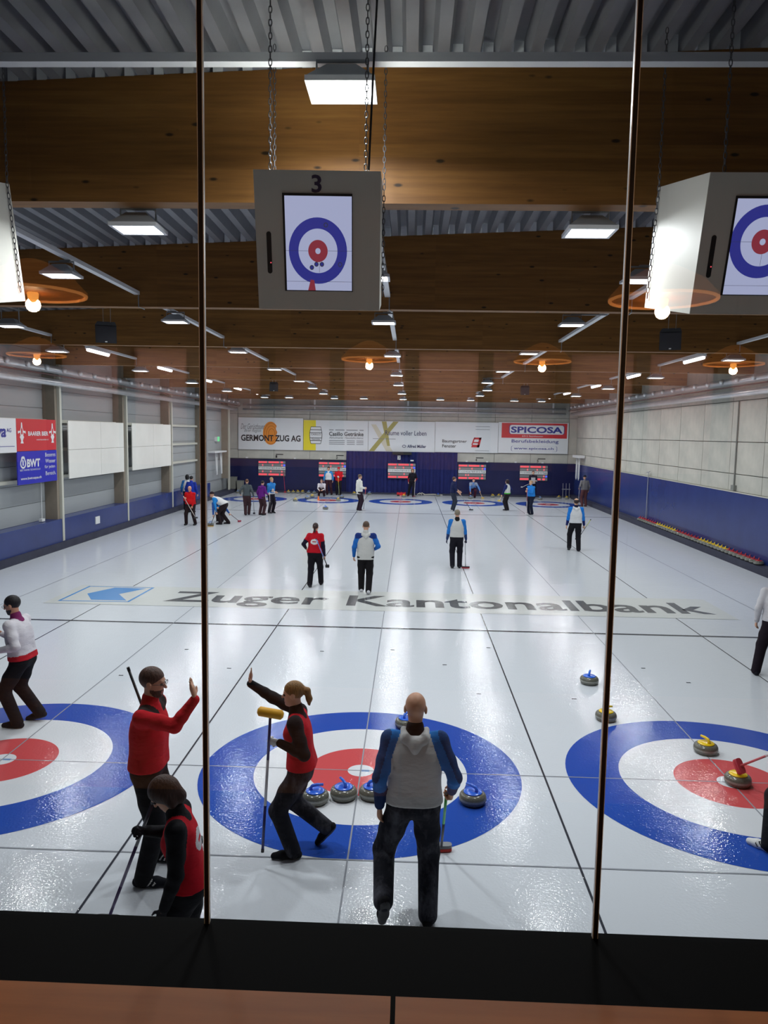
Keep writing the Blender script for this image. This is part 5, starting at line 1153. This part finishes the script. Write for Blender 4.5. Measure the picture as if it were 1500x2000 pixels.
person('grey-haired man in white and blue jacket with a red-padded broom', (1.90, 13.45), 0, 1.72, dict(torso=(200, 200, 198), upper=(36, 116, 198), fore=(36, 116, 198), fore2=(42, 62, 110)), (22, 22, 32), (40, 42, 50), None, ('short', (150, 140, 122)), lean=2,
       feet=[dict(p=(-0.11, -0.05, 0.10), pitch=18), (0.10, 0.02, 0.085)], hands=[(-0.28, 0.05, 0.82), (0.28, 0.05, 0.80)], hmode=('relaxed', 'grip'), vox=MV, gloves=((52, 56, 76), (52, 56, 76)), collar=(24, 24, 28))
broom('silver broom with black and red head trailing beside the grey-haired man', (2.19, 13.52, 0.86), (2.17, 13.36, 0.03), [(176, 178, 184), (176, 178, 184)], 'pad', (40, 36, 40), (176, 40, 54), hl=0.12, hold=(1, 'end'))
person('balding dark-haired man in white and blue hooded jacket walking away', (6.16, 17.30), -2, 1.80, dict(torso=(212, 214, 216), upper=(28, 118, 206), fore=(28, 118, 206), fore2=(26, 36, 96)), (22, 22, 28), (28, 28, 36), None, ('ring', (54, 38, 38)), sk=(206, 160, 128), lean=2,
       feet=[dict(p=(-0.16, 0.12, 0.12), pitch=30), (0.12, -0.08, 0.085)], hands=[(-0.29, 0.02, 0.86), (0.30, 0.05, 0.86)], hmode=('relaxed', 'grip'), vox=MV, hood=(212, 214, 216), collar=(26, 30, 60))
broom('short-looking dark broom with lime end carried by the balding man', (6.58, 16.95, 1.12), (6.36, 17.75, 0.34), [(60, 60, 64), (110, 112, 114), (200, 214, 120)], 'pad', (30, 30, 34), hl=0.09)

# ================================================================== players at the far end
person('stout bald man in bright red jacket facing us', (-8.49, 22.2), 172, 1.62, dict(torso=(200, 18, 26), upper=(200, 18, 26), fore=(200, 18, 26)), (40, 26, 30), (30, 30, 34), None, ('none', BLK), sk=(208, 150, 124), stout=0.12, lean=4, feet=[(-0.2, 0.0, 0.085), (0.16, 0.08, 0.085)], hands=[(-8.37, 22.0, 0.70, 'w'), (-8.66, 22.0, 1.10, 'w')], hmode=('grip', 'grip'), head=(0, 12), vox=0.014)
broom('pale broom slanting across the stout man in red', (-8.72, 21.95, 1.22), (-8.20, 21.93, 0.32), [(206, 196, 190), (214, 206, 196)], 'pad', (60, 60, 64), hl=0.08)
person('dark-haired player in white and blue jacket facing the grey wall', (-10.32, 27.9), 15, 1.74, dict(torso=(206, 208, 212), upper=(34, 104, 170), fore=(34, 104, 170)), (24, 24, 34), hair=('bob', (26, 24, 26)), vox=0.016)
person('dark-haired player in royal blue jacket facing the grey wall', (-9.84, 26.9), -10, 1.74, dict(torso=(34, 60, 172), upper=(30, 52, 150), fore=(30, 52, 150)), (26, 28, 46), hair=('short', (26, 24, 28)), vox=0.016)
person('bent sweeper in white and light blue brushing before a stone', (-7.30, 22.65), 84, 1.75, dict(torso=(214, 214, 214), upper=(40, 132, 206), fore=(40, 132, 206)), (34, 24, 28), (40, 36, 40), None, ('cap', (40, 28, 36)), pelvis=(0, -0.12, 0.84), lean=62, feet=[(-0.14, 0.02, 0.085), (0.14, -0.22, 0.085)], hands=[(-7.47, 22.40, 0.50, 'w'), (-7.42, 22.52, 0.72, 'w')], hmode=('grip', 'grip'), head=(-20, -20), vox=0.014)
broom('sweeping broom with flat yellow pad in front of the bent sweeper', (-7.36, 22.58, 0.92), (-7.55, 21.72, 0.03), [(50, 44, 44), (60, 52, 52)], 'pad', (52, 46, 40), (226, 176, 70), hl=0.14, hold=(1, 'end'))
person('crouching player in dark blue behind the bent sweeper', (-7.62, 23.35), 170, 1.70, dict(torso=(34, 62, 130), upper=(40, 84, 160), fore=(40, 84, 160), front=(180, 186, 196)), (40, 30, 40), hair=('short', (120, 70, 52)), pelvis=(0.05, -0.25, 0.44), lean=38, feet=[(-0.15, 0.0, 0.085), dict(p=(0.12, -0.75, 0.10), pitch=40)], hands=[(-7.14, 23.5, 0.30, 'w'), (-7.78, 23.05, 0.20, 'w')], hmode=('grip', 'relaxed'), head=(0, -15), vox=0.014)
broom('broom with crimson head laid out beside the crouching player', (-7.40, 23.52, 0.52), (-6.76, 23.48, 0.03), [(70, 54, 58), (150, 90, 84)], 'pad', (150, 26, 56), hl=0.10, hd=(0.4, 1, 0))
person('woman in grey cardigan and brown trousers seen from behind', (-7.04, 26.24), 2, 1.69, dict(torso=(76, 84, 88), upper=(76, 84, 88), fore=(76, 84, 88)), (62, 42, 46), (50, 44, 46), None, ('crop', (112, 76, 52)), female=True, feet=[(-0.05, -0.06, 0.085), (0.07, 0.12, 0.085)], hands=[(-7.36, 26.32, 0.98, 'w'), (-6.73, 26.26, 0.88, 'w')], hmode=('relaxed', 'grip'), vox=0.015)
broom('thin broom with dark ball end beside the woman in grey', (-6.74, 26.28, 0.98), (-6.72, 26.34, 0.08), [(90, 90, 96), (110, 110, 116)], 'roll', (28, 30, 44), hl=0.05, hold=(1, 'end'))
person('person in purple hooded top turned away', (-6.37, 26.35), -28, 1.62, dict(torso=(100, 34, 126), upper=(100, 34, 126), fore=(100, 34, 126)), (62, 40, 46), hair=('short', (40, 26, 30)), female=True, vox=0.015, hood=(100, 34, 126), jl=0.10, hands=[None, (0.20, 0.22, 0.98)], head=(0, 20))
person('fair-haired player in light blue and white with folded arms', (-6.12, 27.35), -130, 1.72, dict(torso=(40, 120, 196), upper=(60, 140, 210), fore=(30, 30, 44), fore2=(214, 206, 200), hem=(210, 212, 216)), (28, 24, 36), (40, 38, 44), None, ('short', (196, 164, 116)), vox=0.015, hands=[(0.06, 0.24, 1.12), (-0.02, 0.26, 1.02)])
broom('white and dark broom standing before the fair-haired player', (-6.13, 27.05, 1.05), (-6.10, 27.02, 0.04), [(70, 60, 66), (220, 218, 220)], 'pad', (60, 52, 60), hl=0.08)
broom('white broom standing between the purple top and the fair-haired player', (-6.25, 26.72, 0.98), (-6.30, 26.62, 0.04), [(214, 206, 210), (214, 206, 210)], 'pad', (90, 60, 66), hl=0.08)
person('crouching player in white jacket behind the far rings', (-4.85, 37.2), 180, 1.72, dict(torso=(214, 208, 214), upper=(214, 208, 214), fore=(214, 208, 214)), (44, 26, 34), (40, 36, 48), None, ('short', (120, 92, 84)), pelvis=(0, -0.25, 0.34), lean=30, feet=[(-0.16, 0.0, 0.085), (0.16, 0.05, 0.085)], hands=[(-0.10, 0.32, 0.42), (0.12, 0.34, 0.42)], head=(0, -6), vox=0.017)
person('player in white and light blue jacket standing at the back wall', (-4.58, 38.6), 178, 1.77, dict(torso=(216, 218, 220), upper=(52, 138, 206), fore=(52, 138, 206), yoke=(52, 138, 206)), (56, 30, 40), hair=('short', (40, 26, 36)), vox=0.017, feet=[(-0.20, 0.0, 0.085), (0.08, 0.0, 0.085)])
person('player in red jacket and red cap at the back wall', (-3.95, 38.62), 180, 1.76, dict(torso=(200, 22, 36), upper=(200, 22, 36), fore=(200, 22, 36)), (22, 20, 30), hair=('cap', (206, 30, 50)), vox=0.017, hands=[(-0.06, 0.26, 1.14), (0.06, 0.26, 1.16)], hmode=('grip', 'grip'), gloves=((230, 226, 226), (230, 226, 226)), jl=0.12)
broom('yellow broom upright before the player in red', (-3.96, 38.32, 1.24), (-3.86, 38.18, 0.04), [(150, 160, 90), (214, 200, 70)], 'pad', (40, 40, 44), hl=0.08)
person('tall man in plain white jacket standing by a red and white broom', (-2.03, 29.4), -62, 1.83, dict(torso=(222, 222, 216), upper=(222, 222, 216), fore=(222, 222, 216)), (46, 32, 46), (50, 36, 44), None, ('short', (112, 92, 78)), lean=0, vox=0.014, hands=[(-0.16, 0.30, 1.10), (-1.74, 29.28, 1.14, 'w')], hmode=('relaxed', 'grip'), badge=None, jl=0.14, head=(0, 10))
broom('red and white broom held upright by the tall man in white', (-1.71, 29.24, 1.22), (-1.79, 29.16, 0.04), [(60, 50, 60), (226, 220, 222), (206, 80, 96)], 'pad', (200, 196, 200), hl=0.08, hold=(1, 'thru'))
person('woman in black with dark red sleeves before the curtain', (0.67, 38.35), 176, 1.75, dict(torso=(22, 20, 30), upper=(22, 20, 30), fore=(120, 24, 44)), (20, 20, 30), (70, 30, 40), None, ('bob', (150, 112, 74)), female=True, feet=[(-0.06, 0.1, 0.085), dict(p=(0.26, -0.25, 0.085), yaw=20)], hands=[(0.86, 38.15, 1.02, 'w'), (0.42, 38.3, 0.92, 'w')], hmode=('grip', 'relaxed'), vox=0.017)
broom('pale broom held by the woman in black', (0.84, 38.12, 1.16), (0.80, 38.02, 0.04), [(196, 190, 196), (206, 200, 204)], 'pad', (120, 60, 70), hl=0.07)
person('young player in navy and light blue turned sideways', (2.72, 30.05), -75, 1.75, dict(torso=(26, 34, 74), upper=(26, 34, 74), fore=(26, 34, 74), front=(48, 140, 216), fore2=SKIN), (44, 50, 66), (214, 216, 220), (30, 30, 40), ('short', (100, 68, 52)), vox=0.014, hands=[(-0.05, 0.34, 1.0), (3.02, 29.8, 0.94, 'w')], hmode=('relaxed', 'grip'), stripe=(24, 26, 40))
broom('grey broom held slanting by the young player in navy', (2.92, 29.78, 1.02), (3.68, 30.3, 0.04), [(60, 62, 66), (150, 150, 154)], 'pad', (50, 50, 54), hl=0.11, hold=(1, 'end'))
person('crouching player in pale blue delivering a stone', (4.42, 38.3), 182, 1.74, dict(torso=(110, 152, 208), upper=(88, 132, 196), fore=(88, 132, 196), yoke=(150, 160, 180)), (66, 26, 44), hair=('short', (120, 70, 60)), pelvis=(0, -0.25, 0.62), lean=52, feet=[(-0.12, -0.05, 0.085), dict(p=(0.12, -0.45, 0.10), pitch=20)], hands=[(4.82, 38.0, 0.48, 'w'), (4.24, 37.98, 0.28, 'w')], hmode=('grip', 'grip'), head=(0, -26), vox=0.017)
broom('short broom with yellow head beside the delivering player', (4.76, 38.04, 0.62), (4.98, 37.75, 0.04), [(196, 180, 150), (206, 170, 130)], 'pad', (214, 176, 50), hl=0.09, hold=(0, 'end'))
person('dark-haired player in white jacket with green hem', (5.58, 30.85), 55, 1.62, dict(torso=(206, 210, 206), upper=(30, 40, 96), upper2=(30, 40, 96), fore=(24, 34, 84), hem=(84, 196, 76)), (32, 28, 34), (50, 44, 52), None, ('bob', (46, 28, 34)), vox=0.014, hands=[(5.24, 30.65, 0.72, 'w'), (0.26, 0.1, 0.95)], hmode=('grip', 'relaxed'), lean=2)
broom('small yellow-headed broom carried by the player with the green hem', (5.40, 30.80, 0.88), (5.12, 30.45, 0.52), [(206, 190, 160)], 'pad', (214, 176, 50), hl=0.08, hold=(0, 'end'))
person('player in dark vest standing at the scoreboard by the concrete wall', (8.15, 38.7), 180, 1.74, dict(torso=(32, 28, 46), upper=(32, 28, 46), fore=(178, 178, 184), front=(186, 182, 186)), (24, 22, 36), hair=('crop', (96, 58, 60)), vox=0.017, hands=[(-0.12, 0.28, 1.10), (0.10, 0.28, 1.06)], hmode=('grip', 'grip'))
broom('pale broom held level by the player in the dark vest', (8.34, 38.38, 1.16), (7.42, 38.30, 0.72), [(206, 204, 206), (206, 204, 206)], 'pad', (196, 196, 200), hl=0.06)
person('fair balding man in light blue jacket leaning on a broom', (6.52, 29.05), 128, 1.70, dict(torso=(38, 128, 210), upper=(38, 128, 210), fore=(38, 128, 210)), (24, 30, 50), (30, 34, 50), None, ('crop', (196, 160, 120)), sk=(210, 164, 132), stout=0.08, vox=0.014, hands=[(6.30, 28.78, 1.16, 'w'), (6.27, 28.80, 1.26, 'w')], hmode=('grip', 'grip'), lean=3)
broom('red and white broom held upright by the fair man in light blue', (6.26, 28.72, 1.36), (6.28, 28.70, 0.04), [(206, 200, 206), (176, 90, 100)], 'pad', (214, 212, 214), hl=0.08)
person('player in grey jacket and dark cap beside the concrete wall', (10.25, 33.9), 12, 1.76, dict(torso=(122, 120, 122), upper=(122, 120, 122), fore=(122, 120, 122)), (96, 60, 62), (70, 50, 54), None, ('cap', (22, 24, 40)), vox=0.017, hands=[(-0.26, 0.14, 1.02), None], hmode=('grip', 'relaxed'))
broom('pale broom slanting beside the player in grey', (10.02, 33.95, 1.16), (9.86, 33.6, 0.05), [(150, 150, 156), (170, 170, 176)], 'pad', (50, 50, 60), hl=0.08, hold=(0, 'end'))
broom('red broom leaning on the navy wall behind the yellow stones', (-7.62, 39.80, 1.36), (-7.45, 39.42, 0.04), [(206, 60, 84), (206, 60, 84)], 'pad', (190, 40, 60), hl=0.08)
